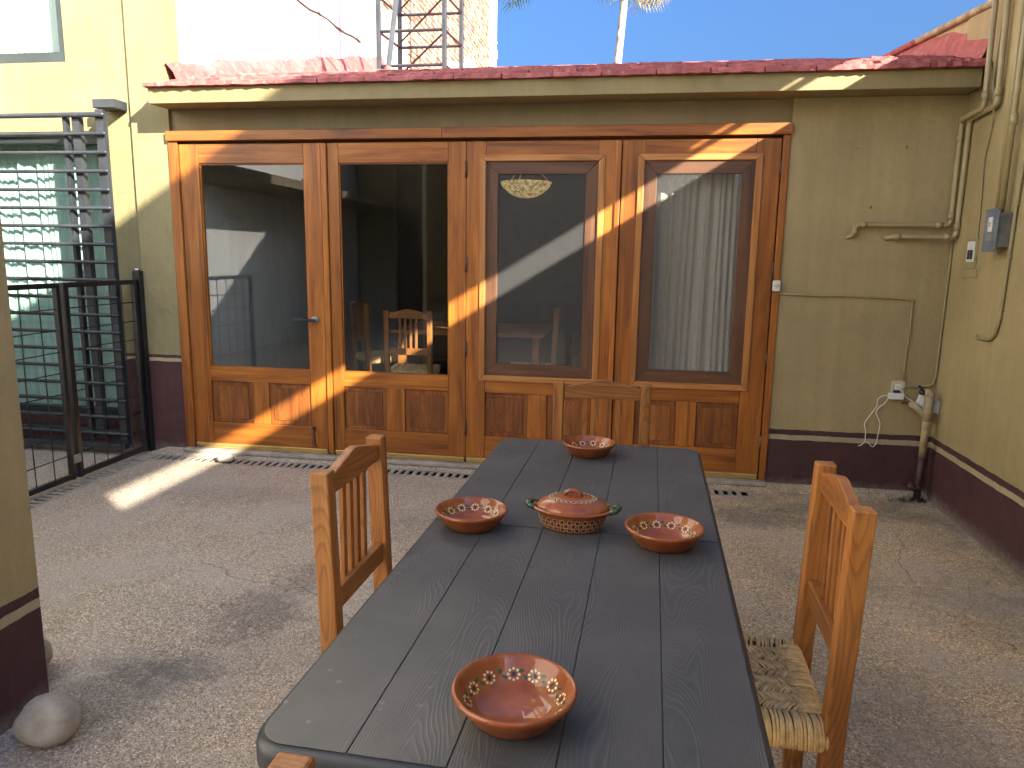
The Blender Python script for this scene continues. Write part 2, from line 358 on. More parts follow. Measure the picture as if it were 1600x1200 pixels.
# ------------------------------------------------------------------ mesh helpers
def obj(name, verts, faces, mat, parent=None, bevel=0, smooth=False, seg=2):
    me = bpy.data.meshes.new(name); me.from_pydata(verts, [], faces)
    me.materials.append(M[mat] if isinstance(mat, str) else mat)
    if smooth:
        for p in me.polygons: p.use_smooth = True
    o = bpy.data.objects.new(name, me); C.objects.link(o)
    if parent: o.parent = parent
    if bevel:
        b = o.modifiers.new('bevel', 'BEVEL'); b.width = bevel; b.segments = seg; b.limit_method = 'ANGLE'
    return o
class G:
    def __init__(s): s.v = []; s.f = []
    def add(s, v, f):
        k = len(s.v); s.v += [tuple(x) for x in v]; s.f += [tuple(i+k for i in q) for q in f]; return s
    def box(s, x0, x1, y0, y1, z0, z1):
        return s.add([(x0, y0, z0), (x1, y0, z0), (x1, y1, z0), (x0, y1, z0), (x0, y0, z1), (x1, y0, z1), (x1, y1, z1), (x0, y1, z1)],
                     [(0, 3, 2, 1), (4, 5, 6, 7), (0, 1, 5, 4), (1, 2, 6, 5), (2, 3, 7, 6), (3, 0, 4, 7)])
    def tube(s, pts, r, n=10, caps=True):
        pts = [Vector(p) for p in pts]; rs = r if isinstance(r, (list, tuple)) else [r]*len(pts)
        rings = []; prev = None
        for i, p in enumerate(pts):
            d = (pts[min(i+1, len(pts)-1)]-pts[max(i-1, 0)]).normalized()
            if prev is None:
                a = Vector((0, 0, 1)) if abs(d.z) < .9 else Vector((1, 0, 0)); u = d.cross(a).normalized()
            else:
                u = (prev-d*prev.dot(d)).normalized()
            prev = u; w = d.cross(u)
            rings.append([p+rs[i]*(math.cos(2*math.pi*k/n)*u+math.sin(2*math.pi*k/n)*w) for k in range(n)])
        v = [q for r_ in rings for q in r_]; f = []
        for i in range(len(pts)-1):
            for k in range(n):
                a = i*n+k; b = i*n+(k+1) % n; f.append((a, b, b+n, a+n))
        if caps: f.append(tuple(range(n))[::-1]); f.append(tuple(range((len(pts)-1)*n, len(pts)*n)))
        return s.add(v, f)
    def lathe(s, prof, n=48, sx=1, sy=1, c=(0, 0, 0)):
        v = []; f = []
        for (r, z) in prof:
            for k in range(n):
                a = 2*math.pi*k/n; v.append((c[0]+r*math.cos(a)*sx, c[1]+r*math.sin(a)*sy, c[2]+z))
        for i in range(len(prof)-1):
            for k in range(n):
                a = i*n+k; b = i*n+(k+1) % n; f.append((a, b, b+n, a+n))
        return s.add(v, f)
    def prism(s, poly, axis, a, b):
        """poly in the two other axes, extruded along axis from a to b"""
        def P(u, v, w):
            if axis == 0: return (w, u, v)
            if axis == 1: return (u, w, v)
            return (u, v, w)
        n = len(poly); v = [P(*p, a) for p in poly]+[P(*p, b) for p in poly]
        f = [tuple(range(n))[::-1], tuple(range(n, 2*n))]+[(i, (i+1) % n, n+(i+1) % n, n+i) for i in range(n)]
        return s.add(v, f)
    def done(s, name, mat, parent=None, bevel=0, smooth=False, fix=True):
        o = obj(name, s.v, s.f, mat, parent, bevel, smooth)
        if fix:
            bm = bmesh.new(); bm.from_mesh(o.data); bmesh.ops.recalc_face_normals(bm, faces=bm.faces); bm.to_mesh(o.data); bm.free()
        return o
def box(name, mat, parent, x0, x1, y0, y1, z0, z1, bevel=0): return G().box(x0, x1, y0, y1, z0, z1).done(name, mat, parent, bevel, fix=False)
def tube(name, mat, parent, pts, r, n=10): return G().tube(pts, r, n).done(name, mat, parent, 0, True)
def autosmooth(o, ang=35):
    for p in o.data.polygons: p.use_smooth = True
    try: o.data.set_sharp_from_angle(angle=math.radians(ang))
    except Exception: pass
    return o
def thing(name, label, cat, loc=(0, 0, 0), rz=0, group=None):
    o = bpy.data.objects.new(name, None); C.objects.link(o); o.location = loc; o.rotation_euler = (0, 0, rz); o.empty_display_size = .1
    return tag(o, label, cat, group)
def tag(o, label, cat, group=None):
    o['label'] = label; o['category'] = cat
    if group: o['group'] = group
    return o
def struct(o): o['kind'] = 'structure'; return o
def stuff(o): o['kind'] = 'stuff'; return o
def copy_tree(o, parent=None):
    c = o.copy(); C.objects.link(c); c.parent = parent
    for ch in list(o.children): copy_tree(ch, c)
    return c
def arc(c, r, a0, a1, n, ax1, ax2):
    c = Vector(c); ax1 = Vector(ax1); ax2 = Vector(ax2)
    return [c+r*(math.cos(a0+(a1-a0)*i/n)*ax1+math.sin(a0+(a1-a0)*i/n)*ax2) for i in range(n+1)]
def rounded(pts, r, n=5):
    pts = [Vector(p) for p in pts]; out = [pts[0]]
    for i in range(1, len(pts)-1):
        a = (pts[i-1]-pts[i]); b = (pts[i+1]-pts[i]); q = min(r, a.length*.49, b.length*.49)
        p0 = pts[i]+a.normalized()*q; p1 = pts[i]+b.normalized()*q
        for k in range(n+1):
            t = k/n; out.append((1-t)**2*p0+2*t*(1-t)*pts[i]+t*t*p1)
    out.append(pts[-1]); return out

D = 4.681; XR = 1.816

# ------------------------------------------------------------------ ground
xs = [-90, -6, -3.37, -3.25, .75, XR+.6, 90]; ys = [-90, -3, .6, 4.462, 4.592, 4.605, 4.665, 12, 120]
hz = {4.605: 0, 4.665: .036}
V = []; F = []
for j, y in enumerate(ys):
    for x in xs: V.append((x, y, .036 if (y >= 4.665 and y < 11) and -3.3 < x < 3 else 0))
nx = len(xs)
for j in range(len(ys)-1):
    for i in range(nx-1):
        if xs[i] == -3.25 and ys[j] == 4.462: continue
        if xs[i] == -3.37 and ys[j] in (.6,): continue
        F.append((j*nx+i, j*nx+i+1, (j+1)*nx+i+1, (j+1)*nx+i))
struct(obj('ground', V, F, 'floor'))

def drain(name, label, x0, x1, y0, y1, along):
    t = thing(name, label, 'drain grate', (x0, y0, 0)); w, d = x1-x0, y1-y0
    G().add([(0, 0, 0), (w, 0, 0), (w, d, 0), (0, d, 0), (0, 0, -.09), (w, 0, -.09), (w, d, -.09), (0, d, -.09)],
            [(4, 5, 6, 7), (0, 1, 5, 4), (1, 2, 6, 5), (2, 3, 7, 6), (3, 0, 4, 7)]).done('channel', 'trough', t, fix=False)
    e = .016
    if along == 'x':
        box('edge_strip', 'grate', t, 0, w, 0, e, -.006, .003); box('edge_strip', 'grate', t, 0, w, d-e, d, -.006, .003)
    else:
        box('edge_strip', 'grate', t, 0, e, 0, d, -.006, .003); box('edge_strip', 'grate', t, w-e, w, 0, d, -.006, .003)
    L = w if along == 'x' else d; n = int(L/.053); first = None
    for k in range(n):
        p = k*.053+.012+random.uniform(-.002, .002)
        if first is None:
            first = box('grate_bar', 'grate', t, 0, .026, e, d-e, -.008, .002, .0015) if along == 'x' else box('grate_bar', 'grate', t, e, w-e, 0, .026, -.008, .002, .0015)
            o = first
        else:
            o = first.copy(); C.objects.link(o); o.parent = t
        o.location = (p, 0, 0) if along == 'x' else (0, p, 0)
    return t
drain('drain_grate', 'long drain grate running along the foot of the wooden doors', -3.25, .75, 4.462, 4.592, 'x')
drain('drain_grate', 'drain grate running beneath the black wire mesh gate', -3.37, -3.25, .6, 4.592, 'y')

# ------------------------------------------------------------------ dining room building (low, sloping red roof)
H = thing('dining_room_building', 'single storey olive building with sloping red roof behind wooden doors', 'building', (0, D, 0))
def hb(name, mat, x0, x1, y0, y1, z0, z1, bevel=0): return box(name, mat, H, x0, x1, y0-D, y1-D, z0, z1, bevel)
hb('wall', 'wall', .876, XR+.02, D, D+.14, 0, 2.345)
hb('lintel_beam', 'frieze', -3.092, .876, D+.022, D+.16, 2.206, 2.345)
hb('interior_wall', 'room', -3.08, -3.02, D+.16, 8.7, .0, 2.5)
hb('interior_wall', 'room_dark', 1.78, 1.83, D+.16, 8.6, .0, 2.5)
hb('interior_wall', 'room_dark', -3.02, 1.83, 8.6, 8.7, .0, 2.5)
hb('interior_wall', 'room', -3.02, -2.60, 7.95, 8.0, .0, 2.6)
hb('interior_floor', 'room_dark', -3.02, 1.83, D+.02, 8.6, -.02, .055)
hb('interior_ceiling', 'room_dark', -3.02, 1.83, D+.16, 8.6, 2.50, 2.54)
hb('door_sill', 'concrete', -3.10, .876, D-.055, D+.10, .02, .047, .006)
hb('fascia', 'fascia', -3.085, 1.785, D-.21, D-.07, 2.343, 2.438, .004)
hb('soffit', 'frieze', -3.083, 1.80, D-.07, D+.2, 2.346, 2.43)
# roof slab, sloping up away from the court
def roof_z(y): return 2.478+(y-4.50)*.252
G().prism([(4.52-D, 2.43), (9.0-D, 2.43+4.48*.252), (9.0-D, roof_z(9.0)), (4.52-D, roof_z(4.52))], 0, -3.088, XR+.01).done('roof', 'red', H)
# overlapping courses of sealed roof brick along the eave
for row, (y0, zb, hh) in enumerate(((4.435, 2.440, .030), (4.500, 2.471, .030), (4.62, 2.503, .033), (4.85, 2.560, .040), (5.20, 2.645, .046))):
    x = -3.10 if row == 0 else -2.98+row*.02
    while x < XR-.04:
        w = random.uniform(.27, .31); w = min(w, XR+.01-x)
        jy = random.uniform(-.010, .010); jz = random.uniform(-.004, .004); n = 8
        g = G(); vv = []; ff = []
        for k in range(n+1):
            xx = x+.003+(w-.006)*k/n; a = y0+jy+random.uniform(-.009, .009); zt = zb+hh+jz+random.uniform(-.0025, .0025)
            vv += [(xx, a-D, zb+random.uniform(-.003, .002)), (xx, a-D+.004, zt-.005), (xx, a-D+.016, zt), (xx, a-D+.22, zt+.022), (xx, a-D+.22, zb)]
        for k in range(n):
            for q in range(5):
                ff.append((k*5+q, k*5+(q+1) % 5, (k+1)*5+(q+1) % 5, (k+1)*5+q))
        ff += [(0, 1, 2, 3, 4), tuple(n*5+q for q in (4, 3, 2, 1, 0))]
        g.add(vv, ff).done('roof_brick', 'red', H); x += w
# red upstand sealed against the tall white wall on the left
vv = []; ff = []; n = 60
for i in range(n+1):
    y = 4.66+4.3*i/n; z0 = roof_z(y); top = 1.42+.2605*y+.03*noise.noise(Vector((y*2.3, 0, 3)))+random.uniform(-.012, .012)
    vv += [(-3.087+.10, y-D, z0-.03), (-3.087+.06+.015*noise.noise(Vector((y*5, 1, 0))), y-D, z0+.06), (-3.087+.012, y-D, top), (-3.087, y-D, top)]
for i in range(n):
    for q in range(3): ff.append((i*4+q, i*4+q+1, i*4+q+5, i*4+q+4))
obj('upstand', vv, ff, 'red', H)

# ------------------------------------------------------------------ tall house on the left
T = thing('two_storey_house', 'tall pale yellow house with green glazed windows left of the wooden doors', 'building', (-3.4, D, 0))
def tb(name, mat, x0, x1, y0, y1, z0, z1, parent=None, bevel=0):
    o = box(name, mat, T if parent is None else parent, x0+3.4, x1+3.4, y0-D, y1-D, z0, z1, bevel); return o
ytw = D+.03
tb('pilaster', 'wall_tall', -3.366, -3.090, D, D+.16, 0, 6.0)
tb('front_wall', 'wall_tall', -3.64, -3.366, ytw, D+.16, 0, 6.0)
tb('front_wall', 'wall_tall', -6.2, -3.64, ytw, D+.16, 2.222, 2.672)
tb('front_wall', 'wall_tall', -3.845, -3.64, ytw, D+.16, 2.672, 6.0)
tb('front_wall', 'wall_tall', -6.2, -3.845, ytw, D+.16, 3.5, 6.0)
tb('front_wall', 'wall_tall', -6.2, -3.64, ytw, D+.16, 0, .20)
tb('side_wall', 'white', -3.30, -3.092, D+.16, 8.30, 0, 7.0)
tb('corner_strip', 'raw', -3.30, -3.085, 8.30, 8.80, 0, 7.0)
# worn seam and drip stain line on the white side wall
seam = G(); 
pts = [Vector((-3.089+3.4, 6.3+.22*i-D, 3.655+.014*math.sin(i*1.7)+.008*i)) for i in range(10)]
seam.tube(pts, [.009+.008*random.random() for _ in pts], 5).done('render_ridge', 'room_dark', T)
def window(x0, x1, z0, z1, y, label=None):
    w = tb('window', 'frame_dark', x0, x1, y, y+.06, z1-.075, z1)
    if label: w['label'] = label
    for nm, a in (('frame_rail', (x0, x1, y, y+.06, z0, z0+.07)), ('frame_stile', (x1-.055, x1, y, y+.06, z0+.07, z1-.075)), ('frame_stile', (x1-1.15, x1-1.09, y, y+.06, z0+.07, z1-.075)), ('frame_stile', (x0, x0+.055, y, y+.06, z0+.07, z1-.075))):
        tb(nm, 'frame_dark', *a, parent=w)
    tb('pane', 'glass_green', x0+.02, x1-.02, y+.028, y+.032, z0+.05, z1-.05, parent=w)
window(-6.2, -3.64, .20, 2.222, D+.09, 'tall sliding window with green glass behind the grille')
window(-6.2, -3.845, 2.672, 3.5, D+.05, 'upper window with dark frame and green glass')
tb('inner_back', 'room', -6.2, -3.30, 6.6, 6.7, 0, 6)
tb('inner_floor', 'room', -6.2, -3.30, D+.16, 6.6, 2.4, 2.5)
tb('inner_floor', 'room', -6.2, -3.30, D+.16, 6.6, -.02, .02)
tb('inner_roof', 'room', -6.2, -3.30, D+.16, 6.6, 5.9, 6)
tb('inner_side', 'room', -6.3, -6.2, D+.16, 6.6, 0, 6)

def curtain(name, label, x0, x1, y, z0, z1, mat, amp, wave, seed):
    random.seed(seed); n = int((x1-x0)/.006); ph = random.random()*9; vv = []; ff = []; rows = 8
    for r in range(rows+1):
        fr = r/rows; z = z1+(z0-z1)*fr
        for i in range(n+1):
            x = x0+(x1-x0)*i/n
            s = x+.012*math.sin(fr*2.5+x*9+ph)
            q = math.sin(s*2*math.pi/wave+5.5*noise.noise(Vector((s*7, seed, 0))))*.55+noise.noise(Vector((s*38, seed, fr*.6)))*.8+noise.noise(Vector((s*95, seed, fr*.4)))*.6
            vv.append((x-x0, q*amp, z))
    for r in range(rows):
        for i in range(n):
            a = r*(n+1)+i; ff.append((a, a+1, a+n+2, a+n+1))
    o = obj(name, vv, ff, mat, None, 0, True); o.location = (x0, y, 0); return tag(o, label, 'curtain')
curtain('curtain', 'mint green curtain hanging behind the tall grilled window', -5.4, -3.66, D+.24, .08, 2.30, 'mint', .035, .17, 3)
curtain('curtain', 'pale green curtain hanging in the upper left window', -5.4, -3.86, D+.24, 2.58, 3.6, 'mint', .035, .2, 5)
curtain('curtain', 'grey brown pleated curtain behind the rightmost wooden door', .03, .80, D+.16, .10, 2.2, 'curtain', .020, .055, 8)

# brick building and water tower beyond
B = thing('brick_building', 'unfinished brick wall with patchy render beyond the red roof', 'building', (-3.3, 8.8, 0))
box('wall', 'raw', B, -.3, .19, 0, 6.9, 0, 8.5)
vv = G()
random.seed(11)
for r in range(46):
    z = 3.45+r*.078; off = (r % 2)*.125
    for k in range(28):
        y = .05+off+k*.25
        if y > 6.7: continue
        if noise.noise(Vector((y*.55, z*.8, 2.2))) > .16 or (y < 1.2 and z < 4.3+y*.2): continue
        vv.box(.19, .205+random.uniform(-.004, .008), y+.006, y+.238, z+.005, z+.068)
stuff(vv.done('brickwork', 'brick_a', B, fix=False))
box('corner_post', 'white', B, -.25, .22, 6.9, 7.2, 0, 8.5)
W1 = thing('roof_pipe', 'white plastic pipe standing upright beyond the red roof against the sky', 'pipe', (-1.712, 9.0, 0))
tube('pipe_shaft', 'pvc_white', W1, [(0, 0, .05), (0, 0, 6)], .024)
tube('pipe_collar', 'pvc_white', W1, [(0, 0, 3.70), (0, 0, 3.79)], .036)
tube('pipe_collar', 'pvc_white', W1, [(0, 0, 3.86), (0, 0, 3.89)], .031)

TW = thing('water_tower', 'blue grey steel lattice tower with water tank standing on the red roof', 'water tower', (-1.9, 6.5, 0))
A_, B_, C_, D_ = (-2.24, 6.45), (-2.21, 6.95), (-1.66, 6.45), (-1.63, 6.95)
def tl(p): return (p[0]+1.9, p[1]-6.5)
for p in (A_, B_, C_, D_):
    x, y = tl(p); z0 = roof_z(p[1])-.02
    box('leg', 'bluesteel', TW, x-.018, x+.018, y-.018, y+.018, z0, 5.32, .003)
def bar(p, q, r=.014, mat='bluesteel'):
    G().tube([p, q], r, 4).done('brace', mat, TW)
def P3(p, z): x, y = tl(p); return (x, y, z)
for z in (3.02, 3.30, 3.58, 3.9):
    bar(P3(A_, z), P3(C_, z-.0)); bar(P3(B_, z+.0), P3(D_, z)); bar(P3(C_, z), P3(D_, z)); bar(P3(A_, z), P3(B_, z))
for z in (3.06, 3.34, 3.62): bar(P3(B_, z), P3(C_, z+.22), .012)
G().tube([(.02+.0, -.9, roof_z(5.6)-.01), (-.02, -.9+.55, 3.9)], .022, 4).done('strut', 'bluesteel', TW)
G().tube([(.0203, -.905, roof_z(5.6)-.012), (.0195, -.887, roof_z(5.6)+.05)], .026, 4).done('strut_foot', 'red', TW)
G().lathe([(0, 0), (.36, 0), (.42, .05), (.42, .8), (.38, .95), (.1, 1.05), (0, 1.05)], 28, c=(0, .2, 5.3)).done('tank', 'frame_dark', TW, smooth=True)

# ------------------------------------------------------------------ right wall, parapet, unseen shadow caster next door
RWt = thing('boundary_wall', 'olive painted wall on the right with maroon skirting', 'wall', (XR, 2, 0))
box('wall', 'wall', RWt, 0, .16, -8.6, 2.81, 0, 2.788)
PW = thing('roof_parapet', 'peeling cream parapet wall with red base at right edge of the roof', 'wall', (1.83, 4.68, 0))
G().prism([(.0, 2.2), (2.4, 2.9), (2.4, 3.03), (.0, 2.80), (-.18, 2.785), (-.18, 2.2)], 0, 0, .14).done('wall', 'lemon', PW)
vv = []; ff = []
for i in range(31):
    y = -.17+1.35*i/30; zz = roof_z(y+D); tp = min(zz+.15+.03*noise.noise(Vector((y*4, 2, 0))), 2.77+.096*y); vv += [(-.07, y, zz-.03), (-.03, y, zz+.05), (-.004, y, tp)]
for i in range(30):
    for q in range(2): ff.append((i*3+q, i*3+q+1, i*3+q+4, i*3+q+3))
obj('upstand', vv, ff, 'red', PW)
pp = [(-.012, -.17+.1*i, 2.775+.096*(.1*i)) for i in range(26)]
tube('coping_pipe', 'tan', PW, pp[:12], .022); tube('coping_pipe', 'red', PW, pp[11:], .022)

NB = thing('shadow_caster', 'unseen upper wall beyond the right wall, shaped to cast the door shadows', 'building', (2.2, 0, 0))  # unseen shadow caster, edges set along sun rays to shape the light band
def nbx(name, y0, y1, k0, k1):       # caster pieces, top and bottom sheared along the sun's slope
    X0, X1 = 2.2, 2.32
    G().prism([(0, k0+.605*X0), (X1-X0, k0+.605*X1), (X1-X0, k1+.605*X1), (0, k1+.605*X0)], 1, y0, y1).done(name, 'wall_plain', NB)
nbx('beam', -2.8, 4.9, 1.834, 1.882)
nbx('parapet', -2.8, 4.9, 1.893, 3.772)
nbx('filler', -2.8, -.9, 1.55, 1.834); nbx('filler', -2.8, 2.93, 1.882, 1.893); nbx('filler', 3.32, 4.9, 1.882, 1.893)  # close the sun gap, leaving one thin slot for a faint streak
for y in (4.75, -2.8): box('post', 'wall_plain', NB, .01, .11, y, y+.12, 0, 1.834+.605*2.2)

# left pillar near the camera, house behind the camera, side court house, added bounce walls
PL = thing('pillar', 'olive pillar with maroon base at left edge beside the river stones', 'pillar', (-1.79, 1.6, 0))
box('shaft', 'wall', PL, -.34, 0, -.45, .292, 0, 3.6, .006)
BK = thing('rear_house', 'house wall closing the court behind the camera', 'building', (0, -5.2, 0))
box('wall', 'frieze', BK, -6, XR, -.2, 0, 0, 4.4)
GW = thing('bounce_wall', 'unseen tall white wall added behind the left pillar for bounce light', 'wall', (-2.2, 0, 0))  # added white wall out of view, throws sunlight back onto the court
box('wall', 'white', GW, -.2, 0, -1.7, 1.1, 0, 4.6)
SW = thing('side_house', 'pale house across the side court', 'building', (-5.6, 0, 0))
box('wall', 'white', SW, -.2, 0, -9, 4.7, 0, 2.3); box('upper_bounce_wall', 'white', SW, -.2, 0, -9, 4.7, 2.42, 6.0)  # upper wall added as a sunlit bounce surface
box('eave', 'frieze', SW, -.4, .95, -9, 4.2, 2.3, 2.42)  # eave added to darken the upper part of the door pane's reflection

# ------------------------------------------------------------------ sliding window grille
GR = thing('window_grille', 'grey steel sliding grille of level bars before the green window', 'grille', (-3.47, 4.555, 0))
gb = lambda nm, x0, x1, y0, y1, z0, z1, bv=.003: box(nm, 'grille', GR, x0+3.47, x1+3.47, y0-4.555, y1-4.555, z0, z1, bv)
gb('post', -3.545, -3.487, 4.565, 4.61, .06, 2.335); gb('post', -3.72, -3.665, 4.565, 4.61, .10, 2.30); gb('post', -3.79, -3.765, 4.565, 4.61, .10, 2.30)
gb('post', -4.95, -4.90, 4.565, 4.61, .10, 2.30)
gb('bracket', -3.56, -3.40, 4.57, 4.70, 2.345, 2.40)
for i in range(19):
    z = 2.297-.1195*i
    G().tube([(-2.7, -.012, z), (.0, -.012, z), (.012, -.012, z)], [.0165 if i == 0 else .0125]*2+[.006], 10).done('bar', 'grille', GR, smooth=True)
gb('track', -6.1, -3.462, 4.50, 4.56, .046, .085); gb('track', -6.1, -3.50, 4.57, 4.63, .125, .165)

# ------------------------------------------------------------------ black mesh gate
GT = thing('mesh_gate', 'low black steel gate of square wire mesh standing beside the drain', 'gate', (-3.385, 4.66, 0))
box('post', 'black', GT, -.028, .028, -.02, .03, .005, 1.285, .004)
tube('post_cap', 'chrome', GT, [(0, .0, 1.285), (0, .0, 1.30)], .018)
for (y0, y1) in ((-.70, -.035), (-1.46, -.735)):
    lf = box('gate_leaf', 'black', GT, -.016, .016, y0, y0+.033, .015, 1.225, .002)
    box('stile', 'black', lf, -.016, .016, y1-.028, y1, .015, 1.225, .002)
    box('rail', 'black', lf, -.014, .014, y0+.033, y1-.028, 1.195, 1.225); box('rail', 'black', lf, -.014, .014, y0+.033, y1-.028, .02, .05)
    nv = 5; nh = 9; v0 = None; h0 = None
    for i in range(1, nv):
        y = y0+.02+(y1-y0-.04)*i/nv+random.uniform(-.006, .006)
        G().tube([(.004, y, .03), (.004+random.uniform(-.006, .006), y+random.uniform(-.006, .006), .6), (.004, y+random.uniform(-.004, .004), 1.21)], .0036, 5).done('wire', 'black', lf)
    for i in range(1, nh):
        z = .04+1.16*i/nh
        G().tube([(-.002, y0+.01, z), (-.002+random.uniform(-.005, .005), (y0+y1)/2, z+random.uniform(-.006, .006)), (-.002, y1-.01, z)], .0036, 5).done('wire', 'black', lf)
box('latch', 'steel', GT, .016, .03, -.75, -.70, .12, .17)

# ------------------------------------------------------------------ wooden folding doors
FR = thing('door_frame', 'varnished wooden frame round the row of four glazed doors', 'door frame', (0, D, 0))
box('jamb', 'door_v', FR, -3.102, -3.034, -.012, .10, .047, 2.142, .004)
box('jamb', 'door_v', FR, .834, .874, -.012, .10, .036, 2.142, .004)
box('lintel', 'door_h', FR, -3.106, -1.215, -.030, .10, 2.1425, 2.206, .004); box('lintel', 'door_h', FR, -1.213, .880, -.028, .10, 2.1425, 2.207, .004)
box('stop', 'scr_h', FR, -3.03, .83, .05, .10, 2.10, 2.1425)
def panel(par, x0, x1, z0, z1):
    y = .016; m = .034; b = .012
    A = [(x0, y, z0), (x1, y, z0), (x1, y, z1), (x0, y, z1)]
    p = obj('panel', A+[(x0+.006, y-.004, z0+.006), (x1-.006, y-.004, z0+.006), (x1-.006, y-.004, z1-.006), (x0+.006, y-.004, z1-.006)], [(0, 1, 5, 4), (1, 2, 6, 5), (2, 3, 7, 6), (3, 0, 4, 7), (4, 5, 6, 7)], 'field_v', par)
    G().add([(x0+m, y-.0045, z0+m), (x1-m, y-.0045, z0+m), (x1-m, y-.0045, z1-m), (x0+m, y-.0045, z1-m),
             (x0+m+.002, y-.010, z0+m+.002), (x1-m-.002, y-.010, z0+m+.002), (x1-m-.002, y-.010, z1-m-.002), (x0+m+.002, y-.010, z1-m-.002)],
            [(0, 1, 5, 4), (1, 2, 6, 5), (2, 3, 7, 6), (3, 0, 4, 7), (4, 5, 6, 7)]).done('raised_field', 'field_v', p)
def leaf(label, x0, x1, g0, g1, astr=None, screen=False, hinges=None):
    t = thing('glazed_door', label, 'door', (x0, D, 0), 0, 'row of wooden glazed doors')
    X = lambda q: q-x0; w = x1-x0; e = .0015; zb, zt = .086, 2.124; gz0, gz1 = .632, 2.0
    th = .045
    box('stile', 'door_v', t, 0, X(g0), 0, th, zb, zt, .0025); box('stile', 'door_v', t, X(g1), w, 0, th, zb, zt, .0025)
    box('top_rail', 'door_h', t, X(g0)+e, X(g1)-e, .001, th, gz1, zt, .0025)
    box('lock_rail', 'door_h', t, X(g0)+e, X(g1)-e, .001, th, .532, gz0, .0025)
    box('bottom_rail', 'door_h', t, X(g0)+e, X(g1)-e, .001, th, zb, .238, .0025)
    mid = (X(g0)+X(g1))/2
    box('muntin', 'door_v', t, mid-.062, mid+.062, .002, th, .239, .531, .0025)
    panel(t, X(g0), mid-.061, .236, .534); panel(t, mid+.061, X(g1), .236, .534)
    box('weather_strip', 'brass', t, .004, w-.004, -.010, .02, .066, .0855, .003); box('weather_strip', 'brass', t, .006, w-.006, -.004, .02, .050, .0655, .002)
    G().box(X(g0)-.01, X(g1)+.01, .0225, .0275, gz0-.01, gz1+.01).done('glass_pane', 'glass', t, fix=False)
    if screen:
        o0, o1, q0, q1 = X(g0)-.04, X(g1)+.04, gz0-.018, 2.040
        mo = .037
        def mitre(nm, mats, a0, a1, b0, b1, wd, y0, y1):
            for i, (P, mt) in enumerate((([(a0, b0), (a0+wd, b0+wd), (a0+wd, b1-wd), (a0, b1)], mats[0]), ([(a1, b0), (a1, b1), (a1-wd, b1-wd), (a1-wd, b0+wd)], mats[0]),
                                         ([(a0, b1), (a0+wd, b1-wd), (a1-wd, b1-wd), (a1, b1)], mats[1]), ([(a0, b0), (a1, b0), (a1-wd, b0+wd), (a0+wd, b0+wd)], mats[1]))):
                cx = sum(p[0] for p in P)/4; cz = sum(p[1] for p in P)/4
                P = [(cx+(p[0]-cx)*.9985, cz+(p[1]-cz)*.9985) for p in P]
                G().prism(P, 1, y0, y1).done(nm, mt, t, .003)
        mitre('moulding', ('mould_v', 'mould_h'), o0, o1, q0, q1, mo, -.012, .012)
        mitre('screen_frame', ('scr_v', 'scr_h'), o0+mo+.001, o1-mo-.001, q0+mo+.001, q1-mo-.001, .077, .003, .019)
        s = mo+.07
        obj('insect_screen', [(o0+s, .011, q0+s), (o1-s, .011, q0+s), (o1-s, .011, q1-s), (o0+s, .011, q1-s)], [(0, 1, 2, 3)], 'mesh', t)
    else:
        for a in ((X(g0), X(g1), gz1-.010, gz1), (X(g0), X(g1), gz0, gz0+.008)): box('glazing_bead', 'door_h', t, a[0]+.002, a[1]-.002, .010, .022, a[2]+.001, a[3]-.001)
        for a in ((X(g0), X(g0)+.009), (X(g1)-.009, X(g1))): box('glazing_bead', 'door_v', t, a[0]+.001, a[1]-.001, .010, .022, gz0+.009, gz1-.011)
    if astr: box('astragal', 'door_v', t, X(astr[0]), X(astr[1]), -.014, .02, .055, 2.122, .005)
    if hinges is not None:
        for z in (1.955, 1.365, .815, .285): tube('hinge', 'scr_v', t, [(X(hinges), -.005, z-.048), (X(hinges), -.005, z+.048)], .0075, 8)
    return t
d1 = leaf('leftmost wooden door with clear pane and black lever handle', -3.028, -2.034, -2.893, -2.150)
d2 = leaf('second wooden door from the left, clear pane showing dining chairs inside', -1.985, -1.066, -1.912, -1.180, (-2.028, -1.990), False, -1.064)
d3 = leaf('wooden screen door with the hanging amber lamp showing behind its dark mesh', -1.062, -.102, -.935, -.236, (-.132, -.100), True)
d4 = leaf('rightmost wooden screen door with a pleated curtain behind its mesh', -.094, .8275, .043, .688, None, True, .829)
# handle, bolt
hd = tube('handle', 'steel', d1, [(.928, -.014, .979), (.928, 0, .979)], .026, 20)
tube('spindle', 'chrome', hd, [(.928, -.045, .979), (.928, -.014, .979)], .011, 14)
G().box(.795, .938, -.056, -.042, .969, .990).done('lever', 'black', hd, .004, fix=False)
tube('keyhole', 'dark', hd, [(.935, -.0165, .970), (.935, -.014, .970)], .005, 8)
bo = G().tube(rounded([(.90, -.004, .225), (.905, -.03, .215), (.91, -.03, .12), (.905, -.004, .10)], .02), .006, 7).done('bolt', 'frame_dark', d1, smooth=True)
tube('bolt_knob', 'black', bo, [(.89, -.02, .235), (.91, -.02, .235)], .009, 8)

